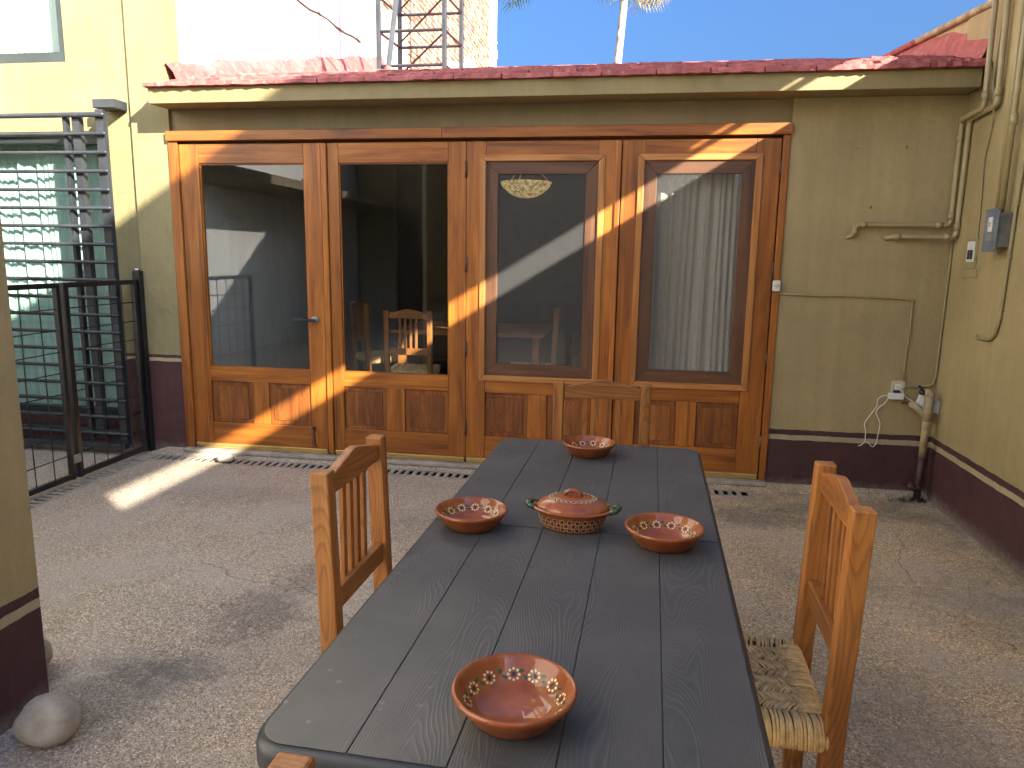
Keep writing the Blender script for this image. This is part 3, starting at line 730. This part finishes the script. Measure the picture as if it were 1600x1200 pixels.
# ------------------------------------------------------------------ chairs
def make_chair():
    t = thing('dining_chair', '', 'chair')
    w = .186; pw = .039; pd = .044
    for s in (-1, 1):
        xa, xb = sorted((s*w, s*(w-pw)))
        g = G(); L = [(0, 0), (.48, 0), (.945, -.016)]
        vv = []; ff = []
        for (z, dy) in L: vv += [(xa, -pd/2+dy, z), (xb, -pd/2+dy, z), (xb, pd/2+dy, z), (xa, pd/2+dy, z)]
        for i in range(2):
            for q in range(4): ff.append((i*4+q, i*4+(q+1) % 4, i*4+4+(q+1) % 4, i*4+4+q))
        ff += [(3, 2, 1, 0), (8, 9, 10, 11)]
        g.add(vv, ff).done('back_post', 'pine_v', t, .004)
        box('front_leg', 'pine_v', t, xa, xb, .325, .325+.040, 0, .415, .003)
        box('side_stretcher', 'pine_y', t, (xa+xb)/2-.010, (xa+xb)/2+.010, .023, .325, .20, .232, .003)
        box('seat_rail', 'pine_y', t, (xa+xb)/2-.012, (xa+xb)/2+.012, .023, .325, .422, .450, .003)
    wi = w-pw
    n = [(-wi, .883), (wi, .883), (wi, .926), (.012, .957), (-.012, .957), (-wi, .926)]
    G().prism(n, 1, -.026, -.002).done('crest_rail', 'pine_x', t, .003)
    box('back_rail', 'pine_x', t, -wi, wi, -.018, .006, .602, .655, .003)
    for k in range(4):
        x = -.063+.042*k; box('slat', 'pine_v', t, x-.010, x+.010, -.020, -.008, .650, .890, .002)
    box('rear_stretcher', 'pine_x', t, -wi, wi, -.010, .010, .140, .172, .003); box('front_stretcher', 'pine_x', t, -wi, wi, .335, .355, .26, .292, .003)
    # woven palm seat
    core = G().box(-w+.012, w-.012, .012, .352, .425, .470).done('seat', 'straw_core', t, .012, fix=False)
    me_v = []; me_f = []; tone = []
    def strand(pts, r, flat=.75):
        nonlocal me_v, me_f, tone
        g = G(); g.tube(pts, r, 5); kk = len(me_v); me_v += g.v; me_f += [tuple(i+kk for i in f) for f in g.f]
        tn = min(1, max(0, random.gauss(.5, .22))); tone += [tn]*len(g.v)
    random.seed(21)
    y0, y1 = .008, .362; xw = w-.004; zt = .474; rb = .05
    nb = 8; bw = 2*(xw-rb)/nb
    for b in range(nb):
        xa = -(xw-rb)+b*bw; s = 1 if b % 2 else -1; y = y0+rb-.02
        while y < y1-rb+.02:
            dy = s*bw*.42; j = random.uniform(-.002, .002); zz = zt+random.uniform(-.0015, .0015)
            a = max(y0+.02, min(y1-.02, y-dy+j)); c_ = max(y0+.02, min(y1-.02, y+dy+j))
            strand([(xa-.004, a, zz-.003), (xa+bw*.35, a+(c_-a)*.36, zz+.002), (xa+bw*.7, a+(c_-a)*.7, zz+.002), (xa+bw+.004, c_, zz-.003)], [.0020, .0029, .0029, .0020]); y += .0056
    def wrap(f_edge, L, n):
        for i in range(n):
            u = (i+.5)/n*L+random.uniform(-.0015, .0015); sk = random.uniform(-.006, .006)+.008
            prof = [(rb+.006, zt-.001), (.03, zt+.005), (.010, zt+.004), (.0, zt-.008), (-.003, zt-.030), (.0, zt-.052), (.012, zt-.062)]
            strand([f_edge(u+sk*(1-k/5.), d, z+random.uniform(-.001, .001)) for k, (d, z) in enumerate(prof)], [.0022]+[.0035]*5+[.0024])
    wrap(lambda u, d, z: (-xw+d, y0+u, z), y1-y0, 58); wrap(lambda u, d, z: (xw-d, y0+u, z), y1-y0, 58)
    wrap(lambda u, d, z: (-xw+u, y1-d, z), 2*xw, 60); wrap(lambda u, d, z: (-xw+.036+u, y0+d, z), 2*xw-.072, 48)
    o = obj('straw_weave', me_v, me_f, 'straw', core, 0, True); stuff(o)
    at = o.data.attributes.new('tone', 'FLOAT', 'POINT'); at.data.foreach_set('value', tone)
    return t
chair0 = make_chair()
PI = math.pi
ch = [
 ((-.645, 1.655), -PI/2-.02, 0, 'wooden chair on the left side of the grey table, slatted back to the left', 'chairs around the grey table'),
 ((.452, 1.635), PI/2-.03, 0, 'wooden chair on the right side of the grey table showing its woven seat', 'chairs around the grey table'),
 ((-.100, 2.80), PI-.0, 0, 'wooden chair at the far end of the grey table before the doors', 'chairs around the grey table'),
 ((-.135, .593), -.0, 0, 'wooden chair at the near end of the table, only one post top showing', 'chairs around the grey table'),
 ((-1.69, 5.45), .10, .055, 'sunlit wooden chair seen from behind through the second door pane', 'chairs in the dining room'),
 ((-2.38, 6.25), -.85, .055, 'shaded wooden chair at the left of the second door pane', 'chairs in the dining room'),
 ((-.62, 6.0), PI/2+.1, .055, 'dim wooden chair seen through the mesh of the lamp door', 'chairs in the dining room'),
]
for i, ((x, y), rz, z, lab, grp) in enumerate(ch):
    o = chair0 if i == 0 else copy_tree(chair0)
    o.location = (x, y, z); o.rotation_euler = (0, 0, rz); o['label'] = lab; o['group'] = grp
IT = thing('dining_table', 'dark wooden dining table inside the room behind the doors', 'table', (-1.45, 6.35, .055))
box('table_top', 'pine_x', IT, -.55, .75, -.42, .5, .71, .745, .004)
for x in (-.5, .65):
    for y in (-.37, .4): box('leg', 'pine_v', IT, x, x+.06, y, y+.06, 0, .71, .003)
LP = thing('pendant_lamp', 'amber glass bowl lamp hanging inside behind the screen door', 'lamp', (-.875, 6.0, 2.5))
G().lathe([(.0, -.62), (.07, -.612), (.14, -.58), (.19, -.53), (.208, -.495), (.204, -.495), (.185, -.525), (.13, -.57), (.06, -.60), (0, -.606)], 40).done('shade', 'amber', LP, smooth=True)
for a in (0, 2.09, 4.19): tube('chain', 'brass', LP, [(.19*math.cos(a), .19*math.sin(a), -.50), (0, 0, -.30)], .004, 6)
tube('stem', 'brass', LP, [(0, 0, -.32), (0, 0, 0)], .008, 8); G().lathe([(0, -.03), (.06, -.03), (.06, 0), (0, 0)], 20).done('ceiling_rose', 'brass', LP)

# ------------------------------------------------------------------ plastic folding table
TT = thing('folding_table', 'long charcoal plastic folding table with moulded wood plank top', 'table', (-.126, 1.7705, 0), -.0252)
hw, hl, rc = .370, .920, .058
def rrect(hw, hl, r, y0=None, y1=None, n=8):
    out = []
    for (cx, cy, a0) in ((hw-r, hl-r, 0), (-hw+r, hl-r, PI/2), (-hw+r, -hl+r, PI), (hw-r, -hl+r, 1.5*PI)):
        for i in range(n+1): a = a0+PI/2*i/n; out.append((cx+r*math.cos(a), cy+r*math.sin(a)))
    return out
rings = [(.0, .6955), (.0, .722), (-.003, .731), (-.008, .7365), (-.0125, .7375)]
vv = []; ff = []
for (ins, z) in rings: vv += [(x, y, z) for x, y in rrect(hw+ins, hl+ins, rc+ins)]
nr = len(vv)//len(rings)
for i in range(len(rings)-1):
    for q in range(nr): ff.append((i*nr+q, i*nr+(q+1) % nr, (i+1)*nr+(q+1) % nr, (i+1)*nr+q))
ff += [tuple(range(nr))[::-1], tuple((len(rings)-1)*nr+q for q in range(nr))]
autosmooth(obj('rim', vv, ff, 'plastic_rim', TT), 50)
# planks: five across in two halves, each its own raised board with narrow grooves between
edges = [-hw+.0125, -.2160, -.0722, .0722, .2160, hw-.0125]; ymax = hl-.0125
def plank(x0, x1, y0, y1, corners):
    g = .0009; r = rc-.0125; P = []
    def corner(cx, cy, sx, sy, a0, rnd):
        if rnd:
            for i in range(9):
                a = a0+PI/2*i/8; P.append((cx-sx*r+r*math.cos(a), cy-sy*r+r*math.sin(a)))
        else: P.append((cx, cy))
    a0_, a1_, b0, b1 = x0+g, x1-g, y0+g, y1-g
    if x0 == edges[0]: a0_ = x0
    if x1 == edges[-1]: a1_ = x1
    corner(a1_, b1, 1, 1, 0, 'ne' in corners); corner(a0_, b1, -1, 1, PI/2, 'nw' in corners); corner(a0_, b0, -1, -1, PI, 'sw' in corners); corner(a1_, b0, 1, -1, 1.5*PI, 'se' in corners)
    G().prism(P, 2, .7377, .7396).done('plank', 'plastic', TT, .0010)
for i in range(5):
    plank(edges[i], edges[i+1], .002, ymax, ('nw',) if i == 0 else ('ne',) if i == 4 else ())
    plank(edges[i], edges[i+1], -ymax, -.002, ('sw',) if i == 0 else ('se',) if i == 4 else ())
G().prism([(x*1+.0-.004, y-.897) for x, y in rrect(.045, .014, .006, n=3)], 2, .7390, .7408).done('badge', 'plastic', TT, .001)
for s in (-1, 1):
    for x in (-.27, .27): tube('leg', 'steel', TT, [(x, s*.66, 0), (x, s*.66, .70)], .014, 10)
    tube('leg_brace', 'steel', TT, [(-.27, s*.66, .22), (.27, s*.66, .22)], .010, 8)
box('apron_rail', 'steel', TT, -.30, -.275, -.8, .8, .665, .695); box('apron_rail', 'steel', TT, .275, .30, -.8, .8, .665, .695)

# ------------------------------------------------------------------ glazed clay bowls
IN = [(.0, .008), (.046, .008), (.057, .0115), (.068, .020), (.078, .031), (.0835, .040), (.0865, .0445)]
OUT = [(.0895, .0475), (.0925, .0472), (.0942, .0442), (.0935, .0405), (.0895, .035), (.083, .0265), (.074, .0135), (.0665, .0045), (.061, .0), (.0, .0)]
def disc(g, c, nrm, r, rx=None, tang=None, n=8):
    c = Vector(c); nrm = Vector(nrm).normalized(); a = Vector(tang) if tang else nrm.orthogonal(); a = (a-nrm*a.dot(nrm)).normalized(); b = nrm.cross(a); rx = rx or r
    v = [c+nrm*.0012]+[c+nrm*.0004+math.cos(2*PI*i/n)*a*rx+math.sin(2*PI*i/n)*b*r for i in range(n)]
    g.add(v, [(0, i+1, (i+1) % n+1) for i in range(n)])
def surf(prof, s, th, sx=1, sy=1, inside=True):
    i = min(int(s), len(prof)-2); f = s-i; r = prof[i][0]*(1-f)+prof[i+1][0]*f; z = prof[i][1]*(1-f)+prof[i+1][1]*f
    dr, dz = prof[i+1][0]-prof[i][0], prof[i+1][1]-prof[i][1]; L = math.hypot(dr, dz) or 1
    p = Vector((r*math.cos(th)*sx, r*math.sin(th)*sy, z)); tp = Vector((dr/L*math.cos(th)*sx, dr/L*math.sin(th)*sy, dz/L)); tt = Vector((-math.sin(th)*sx, math.cos(th)*sy, 0)).normalized()
    nn = tt.cross(tp); 
    if (nn.dot(Vector((math.cos(th), math.sin(th), 0))) > 0) == inside: nn = -nn
    return p, nn, tt, tp.normalized()
def flower(gc, gs, prof, s, th, R, rd, nd, sx=1, sy=1, inside=True, rc_=None):
    p, nn, tt, tp = surf(prof, s, th, sx, sy, inside)
    disc(gs, p, nn, rc_ or R*.45)
    for k in range(nd):
        a = 2*PI*k/nd; disc(gc, p+R*(math.cos(a)*tt+math.sin(a)*tp)+nn*.0004, nn, rd, n=7)
def make_bowl():
    t = thing('clay_bowl', '', 'bowl')
    autosmooth(G().lathe(IN+OUT, 72).done('body', 'clay', t, smooth=True), 60)
    gc, gs, gl = G(), G(), G(); n = 12
    for k in range(n):
        th = 2*PI*k/n+random.uniform(-.03, .03); flower(gc, gs, IN, 3.25+random.uniform(-.1, .1), th, .0088, .0025, 8)
        for ss in (3.0, 3.65):
            p, nn, tt, tp = surf(IN, ss, th+PI/n+(.05 if ss > 3.2 else -.04)); disc(gl, p, nn, .0030, .0050, tt+tp*(.8 if ss < 3.2 else -.5), 8)
    gc.done('petal_dots', 'cream', t, smooth=True, fix=False); gs.done('flower_centres', 'seed', t, smooth=True, fix=False); gl.done('painted_leaves', 'leaf', t, smooth=True, fix=False)
    return t
random.seed(5)
bowl0 = make_bowl()
bl = [((-.150, .997), .2, 1.0, 'clay bowl with painted flowers nearest the camera on the table'),
      ((-.383, 1.757), 1.1, .985, 'clay bowl standing left of the lidded casserole'),
      ((.099, 1.727), 2.3, 1.0, 'clay bowl standing right of the lidded casserole'),
      ((-.128, 2.512), 3.0, .98, 'clay bowl at the far end of the grey table')]
for i, ((x, y), rz, sc, lab) in enumerate(bl):
    o = bowl0 if i == 0 else copy_tree(bowl0)
    o.location = (x, y, .7399); o.rotation_euler = (0, 0, rz); o.scale = (sc, sc, sc); o['label'] = lab; o['group'] = 'clay bowls on the table'
CS = thing('clay_casserole', 'oval lidded clay casserole with green handles between the two bowls', 'casserole', (-.128, 1.800, .7399), -.03)
sy = .74
BO = [(.0, .0), (.070, .0), (.076, .004), (.083, .022), (.087, .038), (.0885, .0415), (.098, .0455), (.103, .050), (.1035, .0535), (.100, .0560), (.096, .0555), (.092, .050)]
autosmooth(G().lathe(BO, 72, 1, sy).done('pot', 'clay', CS, smooth=True), 50)
band = [(.0762, .004), (.0832, .022), (.0872, .038)]
G().lathe([(r+.0004, z) for r, z in band], 72, 1, sy).done('painted_band', 'clay_dark', CS, smooth=True)
bandp = [(r+.0006, z) for r, z in band]
gc, gs = G(), G()
for row, s in ((0, .38), (1, 1.0), (2, 1.62)):
    n = 28
    for kf in range(n):
        th = 2*PI*(kf+.5*(row % 2))/n; flower(gc, gs, bandp, s, th, .0060, .00105, 7, 1, sy, False, .0040)
gc.done('petal_dots', 'cream', CS, smooth=True, fix=False); gs.done('flower_centres', 'seed', CS, smooth=True, fix=False)
LID = [(.0935, .0535), (.094, .0565), (.089, .061), (.076, .070), (.057, .0775), (.034, .0815), (.012, .083), (0, .0832)]
lid = autosmooth(G().lathe(LID, 72, 1, sy).done('lid', 'clay', CS, smooth=True), 60)
gc, gs = G(), G()
for kf in range(26):
    th = 2*PI*kf/26; flower(gc, gs, LID, 4.05, th, .0052, .0013, 7, 1, sy, False, .0032)
gc.done('lid_petal_dots', 'cream', lid, smooth=True, fix=False); gs.done('lid_flower_centres', 'greenglaze', lid, smooth=True, fix=False)
G().tube([(-.021, 0, .081), (-.018, 0, .090), (-.008, 0, .0955), (.006, 0, .0955), (.017, 0, .089), (.021, 0, .081)], [.0055, .0062, .0065, .0065, .006, .0055], 10).done('knob', 'clay_dark', lid, smooth=True)
for s in (-1, 1):
    G().tube([(s*.092, -.020, .050), (s*.110, -.017, .055), (s*.117, 0, .0575), (s*.110, .017, .055), (s*.092, .020, .050)], [.007, .0075, .008, .0075, .007], 10).done('handle', 'greenglaze', CS, smooth=True)

# ------------------------------------------------------------------ stones
def stone(label, loc, r, sc, seed, rz):
    bm = bmesh.new(); bmesh.ops.create_icosphere(bm, subdivisions=4, radius=1)
    for v in bm.verts:
        n = noise.noise(v.co*1.1+Vector((seed, 0, 0)))*.16+noise.noise(v.co*3+Vector((seed, 5, 0)))*.04+noise.noise(v.co*9+Vector((seed, 5, 0)))*.008
        v.co *= 1+n; v.co.x *= sc[0]*r; v.co.y *= sc[1]*r; v.co.z *= sc[2]*r
    mz = min(v.co.z for v in bm.verts)
    for v in bm.verts: v.co.z -= mz*.97
    me = bpy.data.meshes.new('river_stone'); bm.to_mesh(me); bm.free(); me.materials.append(M['stone'])
    for p in me.polygons: p.use_smooth = True
    o = bpy.data.objects.new('river_stone', me); C.objects.link(o); o.location = loc; o.rotation_euler = (0, 0, rz)
    return tag(o, label, 'stone')
stone('large pale river stone at the foot of the left pillar', (-1.625, 1.70, 0), .093, (.92, .74, .80), 2, .5)
stone('river stone half hidden behind the left pillar', (-1.975, 2.0, 0), .085, (.95, .8, .8), 6, 1.0)
stone('small oval stone lying on the drain grate by the doors', (-2.70, 4.50, .002), .08, (.86, .55, .42), 9, -.1)

# ------------------------------------------------------------------ pipes, cables and boxes on the walls
def pipe(name, label, pts, r, mat, cat, rr=.03, collars=(), clips=(), cmat=None):
    t = thing(name, label, cat, pts[0])
    o0 = Vector(pts[0]); P = [Vector(p)-o0 for p in pts]
    G().tube(rounded(P, rr), r, 10).done('run', mat, t, smooth=True)
    for (a, b) in collars: tube('collar', mat, t, [Vector(a)-o0, Vector(b)-o0], r*1.22, 10)
    for c in clips:
        c = Vector(c)-o0; G().box(c.x-r*1.6, c.x+r*1.6, c.y-r*1.6, c.y+r*1.6, c.z-.004, c.z+.004).done('clip', cmat or mat, t, .001, fix=False)
    return t
pipe('conduit', 'upper painted conduit bending down the corner and ending left of its twin', [(1.775, 4.40, 3.0), (1.775, 4.385, 2.22), (1.762, 4.62, 2.205), (1.775, 4.64, 2.18), (1.778, 4.645, 1.630), (1.272, 4.655, 1.630), (1.262, 4.655, 1.572), (1.235, 4.69, 1.558)], .0145, 'pvc', 'pipe', .03,
     [((1.775, 4.385, 2.26), (1.775, 4.387, 2.30)), ((1.776, 4.644, 2.13), (1.776, 4.644, 2.09)), ((1.778, 4.645, 1.70), (1.778, 4.645, 1.66)), ((1.735, 4.646, 1.63), (1.70, 4.647, 1.63)), ((1.33, 4.655, 1.63), (1.30, 4.655, 1.63)), ((1.267, 4.655, 1.60), (1.264, 4.655, 1.575))])
pipe('conduit', 'lower painted conduit bending down the corner and ending right of its twin', [(1.790, 4.30, 3.0), (1.790, 4.275, 2.215), (1.795, 4.575, 2.20), (1.798, 4.60, 2.17), (1.80, 4.61, 1.563), (1.47, 4.655, 1.563), (1.445, 4.69, 1.556)], .0145, 'pvc', 'pipe', .03,
     [((1.790, 4.277, 2.255), (1.790, 4.28, 2.295)), ((1.80, 4.608, 1.64), (1.80, 4.609, 1.60)), ((1.77, 4.614, 1.563), (1.74, 4.619, 1.563)), ((1.52, 4.65, 1.563), (1.49, 4.652, 1.563))])
pipe('conduit', 'painted conduit rising from the grey metal switch box', [(1.775, 4.055, 1.67), (1.782, 4.05, 2.9)], .0145, 'pvc', 'pipe', .02, [((1.78, 4.052, 2.08), (1.78, 4.052, 2.13))])
pipe('conduit', 'second conduit behind the one over the metal switch box', [(1.792, 4.135, 1.67), (1.796, 4.13, 2.9)], .0125, 'pvc', 'pipe', .02)
pipe('wall_cable', 'painted cable on the right wall curving to a hole below the switch box', [(1.805, 3.90, 2.6), (1.805, 3.975, 1.70), (1.805, 3.985, 1.42), (1.805, 4.0, 1.12), (1.805, 4.05, 1.035), (1.805, 4.225, 1.030), (1.82, 4.24, 1.04)], .0085, 'cable', 'cable', .06,
     (), [(1.81, 3.975, 1.70), (1.81, 3.983, 1.45), (1.81, 3.996, 1.19)])
pipe('wall_cable', 'thin cable hanging down the right wall to the flush switch plate', [(1.80, 4.33, 3.0), (1.802, 4.38, 2.35), (1.790, 4.30, 2.19), (1.808, 4.345, 2.14), (1.808, 4.39, 1.95), (1.808, 4.365, 1.70), (1.808, 4.36, 1.50), (1.812, 4.35, 1.42)], .0045, 'cable', 'cable', .03, (), [(1.81, 4.39, 1.95), (1.81, 4.352, 1.44)])
pipe('wall_cable', 'thin cable running down the corner to the wall socket', [(1.806, 4.668, 1.56), (1.806, 4.668, 1.36), (1.800, 4.672, .74), (1.79, 4.672, .695), (1.645, 4.672, .685), (1.625, 4.672, .672)], .0055, 'cable', 'cable', .03, (), [(1.806, 4.67, 1.44), (1.80, 4.672, .80), (1.76, 4.672, .693), (1.67, 4.672, .686)])
pipe('wall_cable', 'painted cable running from the bell push to the wall socket', [(.875, 4.672, 1.222), (1.0, 4.672, 1.216), (1.12, 4.672, 1.213), (1.25, 4.672, 1.216), (1.37, 4.672, 1.211), (1.5, 4.672, 1.209), (1.628, 4.672, 1.204), (1.632, 4.672, 1.0), (1.624, 4.672, .9), (1.622, 4.672, .78), (1.628, 4.672, .715)], .0055, 'cable', 'cable', .012, (), [(.885, 4.672, 1.222), (1.12, 4.672, 1.213), (1.37, 4.672, 1.211), (1.622, 4.672, 1.204), (1.625, 4.672, .92), (1.622, 4.672, .77)])
# small white push switch on the door jamb
SWt = thing('bell_push', 'small ivory switch fixed on the right door jamb', 'switch', (.852, D-.012, 1.268))
G().prism([(x, y) for x, y in rrect(.022, .033, .012, n=5)], 1, -.020, 0).done('housing', 'white_plastic', SWt, .004)
box('button', 'ivory', SWt, -.008, .008, -.024, -.0205, -.013, .013, .002)
for x in (-.014, .014): tube('screw', 'dark', SWt, [(x, -.0215, 0), (x, -.019, 0)], .0035, 8)
# socket, charger and cord
SK = thing('wall_socket', 'worn ivory wall socket above the maroon skirting', 'socket', (1.598, D, .66))
box('plate', 'ivory', SK, -.038, .038, -.008, 0, -.058, .058, .004)
box('outlet_insert', 'white_plastic', SK, -.017, .017, -.012, -.0085, -.028, .036, .002)
for x in (-.006, .006): box('slot', 'dark', SK, x-.001, x+.001, -.0135, -.0122, .014, .024)
AD = thing('charger', 'white charger plugged into the wall socket with trailing cord', 'charger', (1.583, D-.012, .640))
box('adapter_body', 'white_plastic', AD, -.040, .040, -.045, 0, -.030, .006, .005)
box('plug_block', 'dark', AD, -.012, .024, -.020, 0, .0075, .022, .003)
cp = [(-.04, -.03, -.008), (-.075, -.03, -.010), (-.105, -.028, -.035), (-.100, -.026, -.075), (-.115, -.026, -.10), (-.165, -.025, -.185), (-.150, -.024, -.24), (-.150, -.024, -.30), (-.135, -.024, -.298), (-.105, -.024, -.335), (-.085, -.024, -.315), (-.072, -.024, -.185), (-.105, -.024, -.115), (-.088, -.025, -.080), (-.065, -.028, -.065), (-.04, -.03, -.02)]
G().tube(rounded([(x, y, z) for x, y, z in cp], .014, 4), .0026, 6).done('cord', 'cord', AD, smooth=True)
G().tube(rounded([(-.150, -.024, -.30), (-.17, -.024, -.325), (-.185, -.024, -.328)], .01), .0026, 6).done('cord_end', 'cord', AD, smooth=True)
G().tube(rounded([(.035, -.02, .012), (.06, -.02, -.02), (.11, -.05, -.045)], .02), .0026, 6).done('lead', 'cord', AD, smooth=True)
# stand pipe in the corner
SP = thing('standpipe', 'peeling water standpipe with tap in the right corner', 'standpipe', (1.742, 4.585, 0))
tube('upper_pipe', 'tan', SP, [(0, 0, .275), (.006, 0, .66)], .0205, 14); tube('lower_pipe', 'maroon', SP, [(-.004, 0, .02), (0, 0, .275)], .0205, 14)
tube('coupling', 'tan', SP, [(.003, 0, .50), (.006, 0, .655)], .027, 14); G().tube(rounded([(.006, 0, .63), (.006, 0, .668), (-.03, -.005, .668)], .02), .022, 12).done('elbow', 'tan', SP, smooth=True)
tube('tee_arm', 'tan', SP, [(.004, 0, .515), (-.055, .03, .575), (-.075, .06, .585)], [.022, .022, .019], 12)
tp_ = tube('tap', 'dark', SP, [(-.03, -.005, .668), (-.052, -.008, .668)], .015, 10); tube('tap_handle', 'dark', tp_, [(-.05, -.02, .69), (-.05, .02, .70)], .008, 8); tube('tap_stem', 'dark', tp_, [(-.045, -.006, .66), (-.045, -.006, .70)], .007, 8)
G().tube(rounded([(-.075, .06, .585), (-.10, .075, .592), (-.11, .09, .582)], .01), .005, 6).done('wire_tie', 'frame_dark', SP, smooth=True)
tube('foot_arm', 'maroon', SP, [(-.065, -.01, .105), (-.002, 0, .072)], .021, 12); tube('foot_ring', 'maroon', SP, [(-.003, 0, .085), (-.002, 0, .10)], .025, 12)
RB = thing('router', 'white plastic box tilted behind the standpipe', 'router', (1.765, 4.630, .592), 0)
rbm = box('case', 'white_plastic', RB, -.07, .07, -.014, .014, -.040, .040, .005); RB.rotation_euler = (.1, .30, -.10)
# weeds and rubble at the foot of the standpipe
random.seed(3); g = G()
for i in range(160):
    x = random.gauss(1.72, .06); y = random.uniform(4.55, 4.66); a = random.random()*6.28; h = random.uniform(.008, .03)
    if x > 1.80: continue
    g.add([(x-.004*math.cos(a), y-.004*math.sin(a), .003), (x+.004*math.cos(a), y+.004*math.sin(a), .003), (x+random.uniform(-.012, .012), y+random.uniform(-.012, .012), h+.003)], [(0, 1, 2)])
tag(stuff(g.done('weeds', 'weed', None, fix=False)), 'small weeds and litter at the foot of the standpipe', 'weeds')
random.seed(14); g = G()
for i in range(150):
    x = random.uniform(-3.05, .85); y = D-.055-abs(random.gauss(.012, .018)); r_ = random.uniform(.003, .008); z = .03 if y > 4.655 else .004
    pts = [(x+r_*random.uniform(.6, 1.2)*a, y+r_*random.uniform(.6, 1.2)*b, z+r_*random.uniform(.5, 1)*c_) for a, b, c_ in ((1, 0, 0), (-1, 0, 0), (0, 1, 0), (0, -1, 0), (0, 0, 1), (0, 0, -1))]
    g.add(pts, [(0, 2, 4), (2, 1, 4), (1, 3, 4), (3, 0, 4), (2, 0, 5), (1, 2, 5), (3, 1, 5), (0, 3, 5)])
tag(stuff(g.done('mortar_crumbs', 'concrete', None, fix=False)), 'crumbs of pale mortar along the foot of the wooden doors', 'rubble')
# metal switch box
MB = thing('switch_box', 'grey metal electrical box with blue cover plate on the right wall', 'electrical box', (XR, 4.02, 1.5))
box('box', 'steel', MB, -.066, 0, 0, .105, 0, .165, .004)
cv = G().prism([(y+.052, z+.082) for y, z in rrect(.070, .105, .015, n=4)], 0, -.074, -.0665).done('cover', 'cover', MB, .002)
box('toggle_plate', 'white_plastic', cv, -.077, -.0745, .030, .072, .075, .145); box('toggle', 'ivory', cv, -.086, -.0775, .044, .058, .10, .122, .002)
box('label_plate', 'steel', cv, -.0762, -.0745, .020, .082, .030, .062)
for z in (.04, .125): 
    kn = G().lathe([(.010, 0), (.0115, .0012), (.0125, 0)], 20)
    kn.v = [(-.033+a, -.0006-c, z+b) for a, b, c in kn.v]; kn.done('knockout', 'steel', MB)
    kn = G().lathe([(.0165, 0), (.0175, .0012), (.0185, 0)], 20)
    kn.v = [(-.033+a, -.0006-c, z+b) for a, b, c in kn.v]; kn.done('knockout', 'steel', MB)
FP = thing('flush_switch', 'tan flush switch plate with torn white sticker beside the metal box', 'switch', (XR, 4.42, 1.39))
box('plate', 'pvc', FP, -.006, 0, -.07, .07, 0, .165, .002); box('lower_plate', 'pvc', FP, -.008, 0, -.09, .075, -.05, .0, .002)
box('sticker', 'white_plastic', FP, -.009, -.0065, -.045, .045, .035, .145); box('rocker', 'dark', FP, -.013, -.0095, -.03, -.004, .05, .10, .002); box('rocker', 'dark', FP, -.013, -.0095, .006, .03, .05, .10, .002); box('rocker', 'white_plastic', FP, -.013, -.0095, -.025, .025, .106, .14, .002)
for (x, z, lab) in ((1.248, 2.062, 'left upper rusty wall hook on the olive wall'), (1.510, 2.064, 'right upper rusty wall hook on the olive wall'), (1.348, 1.728, 'rusty wall hook just above the conduit ends')):
    g = thing('wall_hook', lab, 'hook', (x, D, z), 0, 'old hooks in the olive wall')
    tube('hook_shank', 'tan', g, [(0, 0, 0), (0, -.018, .002), (-.004, -.022, .012)], .0035, 6)

# ------------------------------------------------------------------ palms far behind
def palm(label, base, top, crown_n, seed, fl):
    random.seed(seed); t = thing('palm_tree', label, 'tree', base); b = Vector(base); q = Vector(top)-b
    pts = []
    for i in range(11):
        f = i/10; pts.append((q.x*(f**1.6), q.y*f, q.z*f))
    G().tube(pts, [.115-.04*i/10 for i in range(11)], 10).done('trunk', 'bark', t, smooth=True)
    for kf in range(crown_n):
        az = 2*PI*kf/crown_n+random.uniform(-.2, .2); el = random.uniform(-.35, .9); L = random.uniform(.85, 1.1)*fl
        d = Vector((math.cos(az), math.sin(az), 0)); p = q.copy(); rib = [p.copy()]; a = el
        for i in range(14):
            p = p+(d*math.cos(a)+Vector((0, 0, math.sin(a))))*(L/14); rib.append(p.copy()); a -= .155+.02*i*.5
        g = G(); side = d.cross(Vector((0, 0, 1)))
        g.tube(rib, [.022*(1-i/16) for i in range(15)], 4)
        for i in range(2, 15):
            for sub in (0, .5):
                if i == 14 and sub: continue
                pp = rib[i] if not sub else (rib[i]+rib[i+1])/2
                dirn = (rib[min(i+1, 14)]-rib[i-1]).normalized()
                ll = .62*fl/3.0*math.sin(PI*(i+sub+1)/17)+.12
                for s in (-1, 1):
                    e = pp+(side*s*.62+dirn*.55+Vector((0, 0, -.65+random.uniform(-.2, .2)))).normalized()*ll
                    m = pp.lerp(e, .5)+Vector((0, 0, .03)); w = dirn*.018
                    g.add([pp-w, pp+w, m+w*1.2, m-w*1.2, e], [(0, 1, 2, 3), (3, 2, 4)])
        g.done('frond', 'dryfrond' if el < -.1 and random.random() < .75 else 'frond', t, fix=False)
    return t
palm('tall palm with curved trunk rising into the sky behind the red roof', (-.80, 18, 0), (-.28, 18, 9.25), 22, 4, 3.1)
palm('palm tree whose fronds hang beside the white roof pipe', (-3.75, 18.5, 0), (-3.65, 18.5, 9.3), 18, 8, 2.9)
